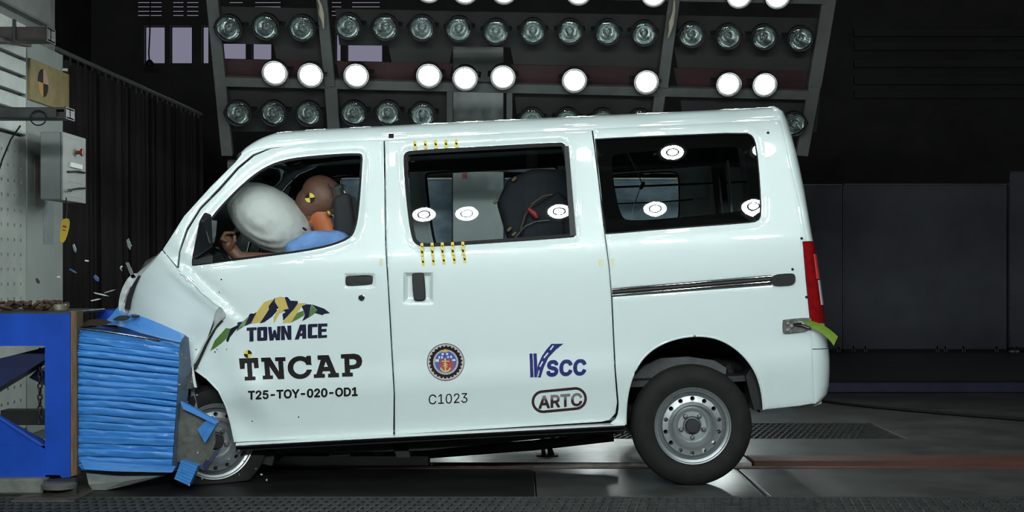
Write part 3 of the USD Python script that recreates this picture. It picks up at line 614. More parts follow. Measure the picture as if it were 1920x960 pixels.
tl = obj('tail_lamp', solid(grid_mesh(rear(lrows, .30, RED, 't', r=.11, extra=-.004), False), (-.003, .02, 0)), RED, van); obj('tail_lamp', mir(solid(grid_mesh(rear(lrows, .30, RED, 't', r=.11), False), (-.003, .02, 0))), RED, van)
for r0_, r1_, c0_, c1_, m, nm in ((1, 4, 6, 10, BRIGHTRED, 'reflector_lens'), (4, 7, 7, 11, CLR, 'reversing_lens')):
    g = rear(lrows, .30, RED, 't', r=.11, extra=-.007)[r0_:r1_, c0_:c1_] + [.003, 0, 0]; obj(nm, solid(grid_mesh(g, False), (-.006, .004, 0)), m, tl)
obj('tailgate_lower', solid(grid_mesh(np.array([[(W(ps, py, 0)[0] + (pr - CX) * (D + .07) / F - W(ps, py, 0)[0] - .004, y, W(ps, py, .07)[2]) for y in np.linspace(.305, WID - .305, 7)] for py, ps, pr in mid_rows]), False), (-.02, 0, 0)), PAINT, van)
obj('rear_corner_cap', solid(grid_mesh(rear([(607, 1523, 1549.5), (630, 1524.5, 1553), (654, 1525.5, 1556.5)], WID / 2, PAINT, 'c'), False), (-.02, 0, 0)), PAINT, van)
obj('rear_bumper', solid(grid_mesh(rear([(655.5, 1526, 1557.5), (675, 1527, 1559.5), (700, 1528, 1559.5), (725, 1528.5, 1558), (742, 1529, 1554), (752, 1529, 1545), (757, 1529, 1533)], WID / 2, PAINT, 'b'), False), (-.02, 0, 0)), PAINT, van)
q = rear([r for r in up_rows if 240 < r[0] < 435], WID / 2, PAINT, 'w'); q = q[:, 14:-14] + [.003, 0, 0]
obj('tailgate_window', solid(grid_mesh(q, False), (-.008, 0, 0)), mat('frit_black2', (.01, .01, .01), .1), van)
obj('tow_eye', cat(ext([(1480, 764), (1500, 760), (1541, 752), (1540, 757), (1525, 762), (1498, 766)], .1, .16, .1)), mat('tow_white', (.55, .58, .57), .5), van)
# slide rail
RAILD = mat('rail_dark', (.05, .048, .045), .4, metal=.5)
rl = obj('slide_rail', decal(Polygon([(1147, 538), (1448, 513), (1448, 538), (1147, 560)]), -.018, .004), RAILD, van)
for dy, w, m in ((2.0, 1.6, CHROME), (7.5, 2.6, RAILD), (12.5, 2.2, CHROME)):
    obj('rail_bar', tube(spts([(1148, 541 + dy), (1300, 528.5 + dy * .98), (1447, 516 + dy)], .010), w * S * .75, 8), m, rl)
obj('rail_end_cap', decal(Polygon(chaikin([(1445, 515.5), (1480, 512), (1490, 514), (1491, 527), (1487, 533), (1478, 535), (1445, 536.5)], 2)), .012, .014), PLASTIC, van)
# handles
h1 = obj('door_handle', decal(Polygon(chaikin([(648, 519), (652, 517), (695, 515.5), (699, 519), (699, 531), (695, 534), (652, 537), (648, 533)], 2)), .004, .016), PLASTIC, dr)
obj('handle_rim', decal(ring(chaikin([(648, 519), (652, 517), (695, 515.5), (699, 519), (699, 531), (695, 534), (652, 537), (648, 533)], 2), 1.5, 0), -.002, .010), RUBBER, dr)
obj('lock', lathe([(0, 0), (.016, 0), (.016, .006), (.012, .008), (.010, .006), (0, .006)], 20, (0, -1, 0), surf(678, 558, .001)), CHROME, dr); obj('key_slot', cbox(*(np.repeat(surf(678, 558), 2) + [-.014, .014, -.009, -.0065, -.004, .004]), .001), RUBBER, dr)
hp2 = chaikin([(773, 515), (776, 513), (792, 512), (794, 515), (797, 558), (795, 562), (779, 563), (776, 560)], 1)
obj('door_handle', ext(hp2, -.006, .020, 0), PLASTIC, sd)
obj('handle_frame', ext(ring(hp2, 1.0, 0), .002, .022, 0), RUBBER, sd)
obj('reference_clip', lathe([(0, 0), (.006, 0), (.006, .01), (0, .012)], 10, (0, -1, 0), surf(1302, 630, 0)), STEEL, van)
for q in ((1440, 249), (1486, 505), (1503, 447), (1512, 557)): obj('fixing_pin', lathe([(0, 0), (.007, 0), (.006, .006), (0, .008)], 10, (0, -1, 0), surf(*q, 0)), RUBBER, qp)
# tow bracket plate with the green strap
bk = obj('tow_plate', decal(Polygon(chaikin([(1467, 601), (1470, 599), (1518, 595), (1521, 600), (1521, 620), (1470, 626), (1467, 622)], 1)), .012, .014), mat('plate_steel', (.20, .2, .19), .45, metal=.5, col2=(.07, .065, .06), scale=45), van)
for q in ((1476, 607), (1476, 619), (1484, 612)): obj('bolt', lathe([(0, 0), (.009, 0), (.009, .008), (0, .010)], 6, (0, -1, 0), surf(*q, -.012)), STEEL, bk)
obj('shackle', tube([surf(1488, 608, -.02), surf(1500, 606, -.045), surf(1514, 611, -.045)], .010, 8), CHROME, bk)
GREEN = mat('green_strap', (.22, .36, .03), .7, var=.3, scale=60, stretch=(1, 1, 6))
gp = [(1506, 606), (1522, 608), (1538, 614), (1552, 624), (1562, 633), (1568, 640)]
rows = []
for i, (x, y) in enumerate(gp):
    c = W(x, y, -.05); w = .013 + .002 * i; rows.append([c + [w * .4, -.0, w], c + [-.0, .01, 0], c + [-w * .4, .012, -w]])
obj('strap', solid(grid_mesh(np.array(rows), True), (0, .006, 0)), GREEN, bk)
# crease folds below the plate
# wheels
def make_wheel(name, c, r, yaw, flat, label=None):
    w = obj(name, place(tyre_mesh(r, flat), c, yaw), TYRE, van)
    disc = rim_mesh(); obj('rim', place(disc, c, yaw), RIM, w)
    obj('hub', place(lathe([(0, .0), (.037, .0), (.037, .030), (.032, .036), (0, .037)], 24, (0, -1, 0), (0, .012, 0)), c, yaw), mat('hub_dark', (.02, .02, .021), .5), w)
    for k in range(5):
        a = math.radians(-90 + 72 * k); obj('lug_nut', place(lathe([(0, .0), (.0125, .0), (.0125, .014), (.009, .02), (0, .022)], 6, (0, -1, 0), (.060 * math.cos(a), .004, .060 * math.sin(a))), c, yaw), STEEL, w)
    return w
def tyre_mesh(r, flat):
    m = lathe([(.182, -.066), (.195, -.075), (.205, -.070), (.235, -.086), (.268, -.083), (r - .012, -.066), (r - .003, -.050), (r, -.03), (r - .006, -.027), (r - .006, -.022), (r, -.019), (r, .019), (r - .006, .022), (r - .006, .027), (r, .03), (r - .003, .05), (r - .012, .066), (.268, .083), (.235, .086), (.195, .075), (.182, .066), (.182, -.066)], 96, (0, -1, 0))
    m.apply_translation((0, .06, 0))
    if flat:
        v = np.array(m.vertices); low = v[:, 2] < -flat; v[low, 2] = -flat + (v[low, 2] + flat) * .08; m.vertices = v
    return m
def rim_mesh():
    o = mani(lathe([(.0, -.012), (.040, -.012), (.048, -.004), (.072, -.004), (.080, -.014), (.088, -.020), (.096, -.008), (.103, .014), (.109, .021), (.114, .018), (.119, .010), (.125, .006), (.152, .002), (.157, -.012), (.160, -.030), (.166, -.034), (.170, -.012), (.174, .004), (.180, .008), (.186, .010), (.190, .022), (.1945, .024), (.196, .018), (.190, .0), (.186, -.03), (.16, -.06), (.1, -.045), (0, -.045), (0, -.012)], 72, (0, -1, 0), (0, -.0, 0)))
    for k in range(14):
        a = 2 * math.pi * (k + .5) / 14; c = trimesh.creation.cylinder(.0115, .12, sections=14); c.apply_transform(trimesh.transformations.rotation_matrix(math.pi / 2, [1, 0, 0])); c.apply_translation((.139 * math.cos(a), 0, .139 * math.sin(a))); o = o - mani(c)
    return unmani(o)
def place(m, c, yaw, camber=0):
    m = m.copy(); m.apply_transform(trimesh.transformations.rotation_matrix(yaw, [0, 0, 1])); m.apply_translation(c); return m
make_wheel('rear_wheel', W(1298, 798, .03), .308, 0, 0); 
cF = W(404, 827, .10); make_wheel('front_wheel', cF, .285, math.radians(27), cF[2] - .006)
for nm, c in (('rear_wheel', W(1298, 798, .03)), ('front_wheel', W(330, 812, .0))):
    c = c * [1, 0, 1] + [0, WID - .09, 0]; c[2] = max(c[2], .309); obj(nm, place(mir(tyre_mesh(.308, 0)), c - [0, WID - .06, 0], 0), TYRE, van)
obj('rear_axle', tube([W(1298, 798, .1), W(1298, 798, .1) + [0, 1.4, 0]], .04, 12), UNDER, van)
# front wheel arch liner
fa = np.array([(366, 694), (388, 710), (410, 733), (424, 762), (433, 795), (440, 829)], float); A3 = spts(fa, .02); G = np.array([A3 + [0, t, 0] for t in (0, .2, .4)]); obj('front_wheel_house', solid(grid_mesh(G, False), (.012, 0, .01)), UNDER, van)
obj('front_wheel_house_back', ext([(352, 690), (388, 708), (410, 732), (430, 780), (440, 830), (360, 850), (345, 760)], .42, .44, .3), UNDER, van)
obj('arch_lip', tube(spts(fa, .002), .005, 8), PAINT, van)

# ---------------------------------------------------------------- prints and stickers on the doors
NAVY = mat('print_navy', (.010, .011, .035), .5, spec=.15); INK = mat('print_black', (.010, .007, .007), .5, spec=.15); GOLD = mat('print_gold', (.56, .42, .10), .4); GRN = mat('print_green', (.075, .17, .035), .4)
DKGRN = mat('print_dark_green', (.03, .06, .06), .4); VBLUE = mat('print_blue', (.014, .018, .15), .5, spec=.2); MAROON = mat('print_maroon', (.035, .010, .012), .4); GREYP = mat('print_grey', (.20, .19, .195), .4)
YEL = mat('sticker_yellow', (.72, .56, .04), .5); BLU = mat('emblem_blue', (.03, .06, .33), .4); REDP = mat('emblem_red', (.33, .015, .02), .4); WHP = mat('emblem_white', (.62, .66, .72), .4); LGR = mat('emblem_grey', (.30, .34, .40), .4)
def X(P, s, ox, oy): return [(ox + x * s, oy + y * s) for x, y in P]
def px(P, s, ox, oy): return Polygon(X(P, s, ox, oy)).buffer(0)
M1 = (.125, 390, 545)
mt = obj('mountain_logo', decal(px([(35, 905), (100, 750), (270, 560), (345, 570), (275, 720), (200, 790), (120, 850)], *M1)), GRN, dr, label='mountain range print in gold, navy and green')
for m, P in ((NAVY, [(345, 565), (440, 520), (455, 540), (330, 700), (305, 770), (275, 760), (280, 720)]), (NAVY, [(440, 520), (445, 475), (525, 462), (470, 540), (430, 600)]), (GRN, [(425, 610), (475, 540), (520, 465), (600, 395), (622, 378), (548, 530)]),
        (NAVY, [(618, 362), (640, 342), (690, 345), (735, 320), (650, 490), (545, 535), (590, 430)]), (GOLD, [(730, 325), (840, 175), (1005, 115), (910, 230), (915, 270), (790, 470), (645, 495), (690, 400)]), (NAVY, [(1012, 98), (1003, 165), (1062, 265), (1028, 275), (1038, 300), (960, 390), (850, 470), (775, 495), (915, 280), (912, 230)]),
        (GOLD, [(1018, 110), (1080, 90), (1152, 100), (1190, 220), (1212, 270), (1150, 280), (1130, 320), (1070, 340), (988, 495), (985, 400), (1040, 300), (1066, 268), (1008, 165)]), (NAVY, [(1150, 98), (1195, 95), (1240, 150), (1350, 155), (1348, 190), (1290, 275), (1130, 450), (1118, 350), (1165, 322), (1118, 290), (1212, 272), (1190, 220)]),
        (GOLD, [(1352, 188), (1475, 185), (1400, 245), (1340, 325), (1250, 475), (1110, 485), (1180, 400), (1292, 278)]), (GRN, [(1238, 482), (1340, 333), (1432, 298), (1442, 370), (1360, 420)]), (NAVY, [(1405, 235), (1470, 203), (1552, 208), (1540, 240), (1512, 400), (1412, 458), (1452, 370), (1435, 300)]),
        (GRN, [(1552, 213), (1642, 300), (1590, 350), (1505, 408), (1535, 290)]), (NAVY, [(1552, 203), (1740, 268), (1832, 337), (1745, 347), (1720, 368), (1595, 332), (1642, 295)])):
    obj('mountain_facet', decal(px(P, *M1)), m, mt)
T1 = [([(580, 555), (730, 548), (732, 590), (682, 594), (684, 760), (625, 765), (622, 600), (580, 602)], []), ([(752, 546), (875, 540), (890, 555), (890, 735), (872, 750), (752, 755), (738, 742), (738, 560)], [(795, 598), (830, 596), (832, 702), (797, 704)]),
    ([(900, 545), (952, 542), (968, 660), (985, 592), (1015, 590), (1034, 660), (1040, 535), (1092, 532), (1080, 742), (1020, 746), (1000, 690), (980, 748), (925, 750)], []), ([(1097, 530), (1150, 528), (1195, 635), (1190, 525), (1250, 522), (1252, 735), (1198, 738), (1150, 632), (1154, 740), (1097, 742)], []),
    ([(1300, 735), (1380, 510), (1470, 505), (1476, 718), (1415, 720), (1413, 680), (1380, 682), (1362, 731)], [(1398, 600), (1413, 600), (1413, 640), (1388, 642)]), ([(1515, 500), (1642, 496), (1642, 545), (1562, 549), (1560, 668), (1642, 663), (1640, 711), (1512, 717), (1497, 702), (1497, 516)], []),
    ([(1650, 495), (1790, 490), (1792, 535), (1705, 540), (1705, 575), (1777, 571), (1777, 614), (1705, 619), (1705, 668), (1785, 664), (1785, 705), (1650, 713)], [])]
for o, h in T1: obj('letter', decal(Polygon(X(o, *M1), [X(h, *M1)] if h else [])), NAVY, dr)
M2 = (.13021, 440, 650)
def ell(cx, cy, rx, ry): return affinity.scale(Point(cx, cy).buffer(1, 32), rx, ry)
CC = ell(940, 300, 176, 165).difference(ell(945, 300, 100, 98)).difference(sbox(1000, 262, 1200, 330)).difference(Polygon([(1010, 262), (1200, 262), (1200, 300), (1010, 300)])).union(Polygon([(1038, 132), (1096, 130), (1105, 260), (1033, 263), (1000, 200)]))
SL_ = [Polygon([(62, 170), (335, 160), (347, 305), (283, 312), (275, 232), (245, 233), (258, 430), (300, 430), (302, 480), (148, 488), (146, 432), (190, 432), (178, 238), (146, 240), (145, 318), (80, 322)]),
    Polygon([(380, 160), (512, 155), (638, 360), (628, 208), (585, 208), (582, 155), (730, 150), (733, 206), (697, 208), (716, 465), (630, 468), (502, 285), (514, 415), (552, 415), (552, 465), (406, 470), (404, 418), (440, 415), (425, 218), (385, 218)]), CC,
    Polygon([(1193, 125), (1354, 121), (1462, 378), (1502, 378), (1504, 440), (1346, 443), (1346, 390), (1383, 385), (1370, 352), (1272, 354), (1260, 390), (1298, 392), (1300, 445), (1140, 450), (1140, 400), (1178, 395), (1240, 190), (1195, 188)], [[(1312, 213), (1345, 290), (1285, 292)]]),
    Polygon([(1530, 110), (1720, 100), (1785, 115), (1825, 155), (1838, 210), (1825, 265), (1790, 305), (1720, 322), (1662, 326), (1664, 372), (1702, 374), (1704, 428), (1548, 432), (1545, 378), (1587, 375), (1580, 170), (1530, 168)], [[(1650, 180), (1715, 178), (1748, 195), (1755, 220), (1742, 248), (1712, 262), (1655, 265)]])]
for P in SL_: obj('letter', decal(affinity.affine_transform(P.buffer(0), [M2[0], 0, 0, M2[0], M2[1], M2[2]])), INK, dr)
def quad_marker(cx, cy, rx, ry, k):
    full = ell(cx, cy, rx, ry); a = full.intersection(sbox(cx - 99, cy - 99, cx, cy).union(sbox(cx, cy, cx + 99, cy + 99))); return (a, full.difference(a)) if k else (full.difference(a), a)
ye, bl = quad_marker(464.8, 663.8, 7.6, 7.4, True)
tk = obj('target_dot', decal(ye, .0014), YEL, dr, label='yellow and black quartered target dot'); obj('black_quarters', decal(bl, .0014), INK, tk)
def text(s, x0, y0, x1, y1, h, m, par, bold=False, skew=0.0, name='lettering', raise_=.0019, fat=0):
    t = meshkit.text_mesh(s, 1.0, 1.0, bold); v = np.array(t.vertices); b0, b1 = v[:, 0].min(), v[:, 0].max()
    u = (v[:, 0] - b0) / (b1 - b0); hh = v[:, 1].max() if h > 0 else 1.0
    q = np.stack([x0 + (x1 - x0) * u + skew * v[:, 1] * abs(h) , y0 + (y1 - y0) * u - v[:, 1] / hh * abs(h)], 1)
    P3 = surf(q[:, 0], q[:, 1]); P3[:, 1] -= raise_ - .0007 + .0007 * v[:, 2]
    if fat:
        P3 = np.vstack([P3 + [d * S, 0, e * S] for d, e in ((-fat, 0), (fat, 0), (0, fat), (0, -fat))]); k = len(v); t = trimesh.Trimesh(np.zeros((4 * k, 3)), np.vstack([t.faces + k * j for j in range(4)]), process=False)
        P3[:, 1] -= np.repeat(np.arange(4) * .0001, k)
    mm = trimesh.Trimesh(P3, t.faces[:, ::-1], process=False); mm = mm if mm.volume > 0 else trimesh.Trimesh(P3, t.faces, process=False)
    return obj(name, mm, m, par, smooth=False, label=f'printed {s}' if name == 'lettering' else None)
text('T25-TOY-020-OD1', 465.5, 748.5, 670.5, 741.5, 15.5, INK, dr, True, fat=.45)
text('C1023', 804, 758, 876.5, 754.5, 18, INK, sd)
# round emblem
ex, ey, es = 835.7, 678.9, .1406
def rg_(r0, r1): return Point(ex, ey).buffer(r1 * es, 32).difference(Point(ex, ey).buffer(r0 * es, 32))
def gear(r, d, n, r_in): return Polygon([(ex + es * (r + (d if (i // 2) % 2 else 0)) * math.cos(i * math.pi / n / 1.0 * .5 * 2 / 2), ey + es * (r + (d if (i // 2) % 2 else 0)) * math.sin(i * math.pi / n * .5)) for i in range(4 * n)]).difference(Point(ex, ey).buffer(r_in * es, 32))
em = obj('emblem', decal(Point(ex, ey).buffer(250 * es, 32), .0010), mat('emblem_pink', (.50, .42, .43), .4), sd, label='round emblem with a gold anchor in a black gear ring')
obj('emblem_ring', decal(rg_(241, 250), .0016), MAROON, em); obj('emblem_ring', decal(gear(205, 18, 26, 168), .0016), INK, em); obj('emblem_ring', decal(gear(150, 14, 22, 120), .0020), LGR, em)
obj('emblem_field', decal(Point(ex, ey).buffer(143 * es, 32), .0024), BLU, em)
obj('emblem_red', decal(Point(ex + 1, ey + 36 * es).buffer(98 * es, 24).intersection(sbox(0, ey - 30 * es, 2000, 2000)), .0028), REDP, em)
E3 = (es, 790, 635)
for a in ((270, 190, 300, 220), (330, 190, 358, 218), (228, 232, 250, 265), (265, 232, 288, 265), (345, 232, 368, 258), (385, 225, 410, 258), (188, 272, 235, 308), (412, 272, 455, 298)):
    obj('emblem_building', decal(affinity.affine_transform(sbox(*a), [es, 0, 0, es, 790, 635]), .0032), WHP, em)
anc = LineString(X([(320, 275), (322, 435)], *E3)).buffer(1.3).union(LineString(X([(262, 395), (285, 428), (322, 440), (360, 428), (385, 395)], *E3)).buffer(1.5)).union(LineString(X([(278, 300), (368, 300)], *E3)).buffer(1.0)).union(Point(X([(318, 270)], *E3)[0]).buffer(2.0)).union(LineString(X([(300, 330), (345, 345), (295, 360), (345, 375)], *E3)).buffer(.9))
obj('emblem_anchor', decal(anc, .0036), GOLD, em)
obj('emblem_flower', decal(px([(255, 150), (290, 155), (315, 135), (345, 155), (380, 148), (345, 178), (315, 185), (285, 175)], *E3), .0036), GOLD, em)
# road logo with letters, and the capsule logo
M4 = (.15625, 980, 635)
road = Polygon([(176, 345), (190, 300), (230, 210), (285, 130), (345, 62), (490, 60), (400, 130), (310, 225), (255, 340), (215, 465), (183, 465), (176, 400)])
for d in ([(362, 78), (376, 88), (338, 140), (322, 130)], [(296, 165), (312, 175), (262, 236), (248, 226)], [(232, 268), (248, 276), (212, 342), (198, 334)], [(192, 376), (204, 380), (192, 452), (182, 450)]): road = road.difference(Polygon(d))
vl = obj('road_logo', decal(affinity.affine_transform(road, [M4[0], 0, 0, M4[0], M4[1], M4[2]])), VBLUE, sd, label='blue print of a road bending upward beside two bars')
for P in ([(82, 180), (118, 178), (130, 462), (92, 465)], [(128, 178), (168, 176), (176, 330), (172, 462), (140, 463)]): obj('logo_bar', decal(px(P, *M4)), VBLUE, vl)
text('scc', 1024.5, 704, 1098, 701.5, 28, VBLUE, sd, True, .06, fat=.6)
cap = LineString(X([(245, 755), (633, 718)], *M4))
obj('capsule_logo', decal(cap.buffer(137 * .15625, 24).difference(cap.buffer(106 * .15625, 24))), MAROON, sd, label='dark red capsule outline with grey and red letters')
AM = usdkit.material(stage, '/World/Looks/print_two_tone', {'p': ('principled_bsdf', {'roughness': .4}), 'g': ('geometry', {}), 's': ('separate_xyz', {}), 'mr': ('map_range', {'from_min': float(surf(1045, 751)[2]), 'from_max': float(surf(1045, 746)[2]), 'to_min': 0.0, 'to_max': 1.0, 'clamp': True}), 'r': ('rgb_ramp', {'ramp': [(0, (.035, .010, .012)), (1, (.20, .17, .175))]})},
    [('g.position', 's.vector'), ('s.z', 'mr.value'), ('mr.result', 'r.fac'), ('r.color', 'p.base_color')], surface='p.BSDF')
text('ARTC', 1010, 765.5, 1091, 759.5, 23, AM, sd, True, fat=.5)
# yellow measuring stickers
for (x0, ya, xe, yb, n, seg) in ((775, 264, 852.5, 261.5, 5, 1), (788.5, 456, 865, 453.5, 5, 2), (790, 483, 868, 478, 5, 1)):
    for i in range(n):
        x = x0 + (xe - x0) * i / (n - 1); y = ya + (yb - ya) * i / (n - 1); L = 15.5 if seg == 1 else 24
        s = obj('scale_sticker', decal(Polygon([(x, y), (x + 5.4, y - .2), (x + 6.4, y + L - .2), (x + 1, y + L)]), .012 if seg == 2 else .0012), YEL, sd)
        for k, (a, b) in enumerate(((.32, .62),) if seg == 1 else ((.18, .30), (.55, .80))):
            obj('black_mark', decal(Polygon([(x + .8, y + L * a), (x + 5.2, y + L * a + 2), (x + 4.8, y + L * b), (x + 2.2, y + L * b + .4)]), .013 if seg == 2 else .002), INK, s)
FYEL = mat('faint_yellow', (.62, .60, .30), .6, col2=(.74, .77, .72), scale=160)
for P, q in (((711, 485, 718, 499), dr), ((1122, 486, 1132, 499), sd), ((1143, 485, 1152, 499), qp)): obj('faded_sticker', decal(sbox(*P), .001), FYEL, q)
# door mirror
mr = obj('door_mirror', hull([W(377, 420, -.03), W(386, 404, -.05), W(392, 406, -.10), W(372, 455, .0), W(366, 480, .01), W(395, 460, -.06), W(379, 470, -.04), W(380, 415, -.13)], [.012, .014, .012, .014, .014, .010, .012, .014], 2), PLASTIC, van)
obj('mirror_glass', solid(np.array and grid_mesh(np.array([[W(383, 411, -.125), W(407, 414, .0)], [W(388, 438, -.115), W(405, 438, .0)], [W(393, 456, -.10), W(402, 455, -.01)]]), False), (-.004, .004, 0)), mat('mirror_grey', (.16, .18, .18), .12, metal=.4), mr)
obj('mirror_base', decal(Polygon([(360, 497), (363, 478), (372, 458), (378, 462), (386, 472), (398, 480), (398, 493)]), -.006, .012), PLASTIC, mr)

# ---------------------------------------------------------------- inside the van
obj('cabin_floor', ext([(470, 740), (1430, 690), (1430, 700), (470, 752)], .1, WID - .1, .5), DARKTRIM, van)
obj('headliner', solid(grid_mesh(np.array([[(RG[k, i] + [0, 0, -.045]) for i in range(6, RG.shape[1], 8)] for k in range(5, len(RG) - 5)]), True), (0, 0, -.015)), DARKTRIM, van)
# dark cant rails and trim seen through the glass on the far side
for P, m, n in (([(723, 262), (1112, 242), (1119, 268), (723, 284)], DARKTRIM, 'header_trim'), ([(1116, 242), (1462, 226), (1474, 272), (1395, 270), (1150, 287), (1120, 300)], DARKTRIM, 'header_trim'), ([(460, 300), (520, 272), (720, 263), (720, 286), (560, 292), (500, 310), (440, 352)], DARKTRIM, 'header_trim')):
    q = decal(Polygon(P), -.030, .004); obj(n, mir(q), m, van)
GT = mat('grey_side_trim', (.80, .85, .82), .6, var=.15, scale=4)
for P in ([(1110, 420), (1145, 560), (1520, 540), (1505, 400), (1410, 340), (1350, 345), (1350, 405), (1180, 420)], [(724, 470), (1080, 448), (1120, 436), (1150, 690), (742, 720)], [(1404, 270), (1470, 270), (1502, 400), (1410, 395)]):
    obj('side_trim', mir(decal(Polygon(P), -.028, .004)), GT if P[0][0] != 724 else DARKTRIM, van)
BAR = mat('guard_bar', (.02, .02, .02), .5)
obj('guard_bar', tube([W(1128, 352, 1.40), W(1280, 346, 1.42), W(1400, 341, 1.40)], .0065, 8), BAR, van); obj('guard_bar', tube([W(1150, 382, 1.46), W(1232, 379, 1.46), W(1299, 374, 1.45)], .005, 8), BAR, van)
obj('wire', tube([W(1176, 286, 1.2), W(1186, 305, 1.22), W(1198, 330, 1.24), W(1204, 345, 1.25), W(1196, 365, 1.22), W(1187, 390, 1.2), W(1184, 416, 1.2)], .0035, 6), mat('wire_pale', (.45, .45, .4), .5), van)
obj('wire_clip', hull([W(1202, 352, 1.36), W(1206, 344, 1.36)], .012), BAR, van)
obj('rear_pillar_trim', ext([(1340, 290), (1352, 278), (1362, 400), (1352, 404)], 1.2, 1.5, 1.3), DARKTRIM, van); obj('inner_door_frame', tube([W(1364, 300, 1.3), W(1372, 400, 1.3)], .008, 8), GT, van)
# rear window and its wiper seen from inside: the tailgate glass, blue grey
SEAT = mat('seat_cloth', (.022, .022, .026), .8, var=.3, scale=30, bump=.0006, bscale=90)
def slab_pts(P, y0, y1, r, yref=None):
    yref = y0 if yref is None else yref
    return hull([W(x, y, yref) * [1, 0, 1] + [0, yy, 0] for x, y in P for yy in (y0 + r, y1 - r)], r, 2)
for y0, y1 in ((.18, .68), (.98, 1.48)):
    s = obj('front_seat', slab_pts([(640, 470), (668, 470), (690, 640), (660, 640)], y0, y1, .05, .42), SEAT, van); obj('seat_cushion', slab_pts([(545, 640), (670, 632), (670, 668), (550, 672)], y0, y1, .05, .42), SEAT, s)
    obj('head_restraint', slab_pts([(640, 380), (652, 376), (662, 436), (644, 438)], y0 + .12, y1 - .12, .035, .42), SEAT, s)
    for d in (-.06, .06): obj('restraint_post', tube([W(654, 432, (y0 + y1) / 2 + d), W(660, 476, (y0 + y1) / 2 + d)], .006, 6), STEEL, s)
s = obj('rear_seat', slab_pts([(1060, 470), (1085, 466), (1105, 620), (1075, 625)], .22, 1.44, .05, .6), SEAT, van); obj('seat_cushion', slab_pts([(935, 590), (1075, 582), (1078, 622), (940, 628)], .22, 1.44, .05, .6), SEAT, s)
for y0 in (.3, 1.0): obj('head_restraint', slab_pts([(1062, 400), (1076, 398), (1084, 450), (1066, 452)], y0, y0 + .3, .035, .6), SEAT, s)
obj('dashboard', slab_pts([(400, 520), (478, 505), (500, 560), (430, 640)], .12, WID - .12, .05, .4), DARKTRIM, van)
sc = W(455, 505, .42); ax_ = np.array([.80, 0, .60]); u_ = np.array([0, 1, 0]); v_ = np.cross(ax_, u_)
obj('steering_wheel', tube([sc + .185 * (u_ * math.cos(t) + v_ * math.sin(t)) for t in np.linspace(0, 2 * math.pi, 40)[:-1]], .014, 8, True), PLASTIC, van)
obj('steering_column', tube([sc + ax_ * 0, sc - ax_ * .35], .035, 10), PLASTIC, van)
# airbag
AB = mat('airbag_fabric', (.55, .585, .56), .75, var=.08, scale=5, bump=.0010, bscale=26)
ab = trimesh.creation.icosphere(5, 1.0); v = np.array(ab.vertices)
pinch = 1 - .10 * np.clip(-v[:, 0], 0, 1) ** 2; rad = 1 + .05 * (np.abs(v[:, 0]) ** 3)
wr = .012 * (meshkit.fbm(v * np.array([9, 4, 3.0]), 3, 3) - .5) + .006 * np.sin(v[:, 1] * 30 + v[:, 0] * 3) * np.exp(-((v[:, 2] + .35) / .35) ** 2) * np.exp(-((v[:, 0] - .2) / .45) ** 2)
v = np.sign(v) * np.abs(v) ** .93 * np.array([.245, .25, .160]) * rad[:, None] * (1 + wr * 3.2)[:, None]; v[:, 2] *= pinch
th = math.radians(-37); v = np.stack([v[:, 0] * math.cos(th) - v[:, 2] * math.sin(th), v[:, 1], v[:, 0] * math.sin(th) + v[:, 2] * math.cos(th)], 1)
ag = obj('airbag', trimesh.Trimesh(v + W(506, 411, .45), ab.faces, process=False), AB, van)
obj('print_mark', hull([W(569, 428, .26), W(573, 431, .26)], .006), INK, ag)
# child seat on the rear bench
CS = mat('child_seat_navy', (.010, .013, .020), .8, var=.3, scale=12)
cs = thing('child_seat', 'dark navy child seat with thin piping behind the sliding door window', 'child seat', W(1010, 560, .6))
obj('shell', slab_pts([(950, 385), (965, 352), (1000, 337), (1050, 338), (1074, 372), (1068, 440), (1030, 560), (995, 540), (962, 425)], .42, .86, .05, .6), CS, cs)
obj('side_wing', slab_pts([(985, 445), (1000, 400), (1045, 372), (1066, 390), (1060, 470), (1000, 480)], .34, .42, .03, .4), CS, cs)
obj('piping', tube([W(976, 432, .30), W(984, 405, .30), W(998, 382, .30), W(1018, 368, .30), W(1036, 364, .30)], .004, 6), mat('piping_tan', (.11, .09, .06), .6), cs)
obj('piping', tube([W(965, 446, .31), W(985, 424, .31), W(1005, 415, .31), W(1030, 413, .31)], .003, 6), mat('piping_grey', (.16, .16, .16), .6), cs)
obj('belt_guide', hull([W(992, 393, .30), W(1003, 400, .30), W(1006, 407, .30)], .012), mat('belt_red', (.30, .015, .02), .5), cs)
for q in ((928, 380), (962, 338), (953, 432), (962, 441)): obj('buckle', hull([W(q[0], q[1], .40), W(q[0] + 4, q[1] - 4, .40)], .009), mat('brass_bit', (.18, .13, .05), .5), cs)
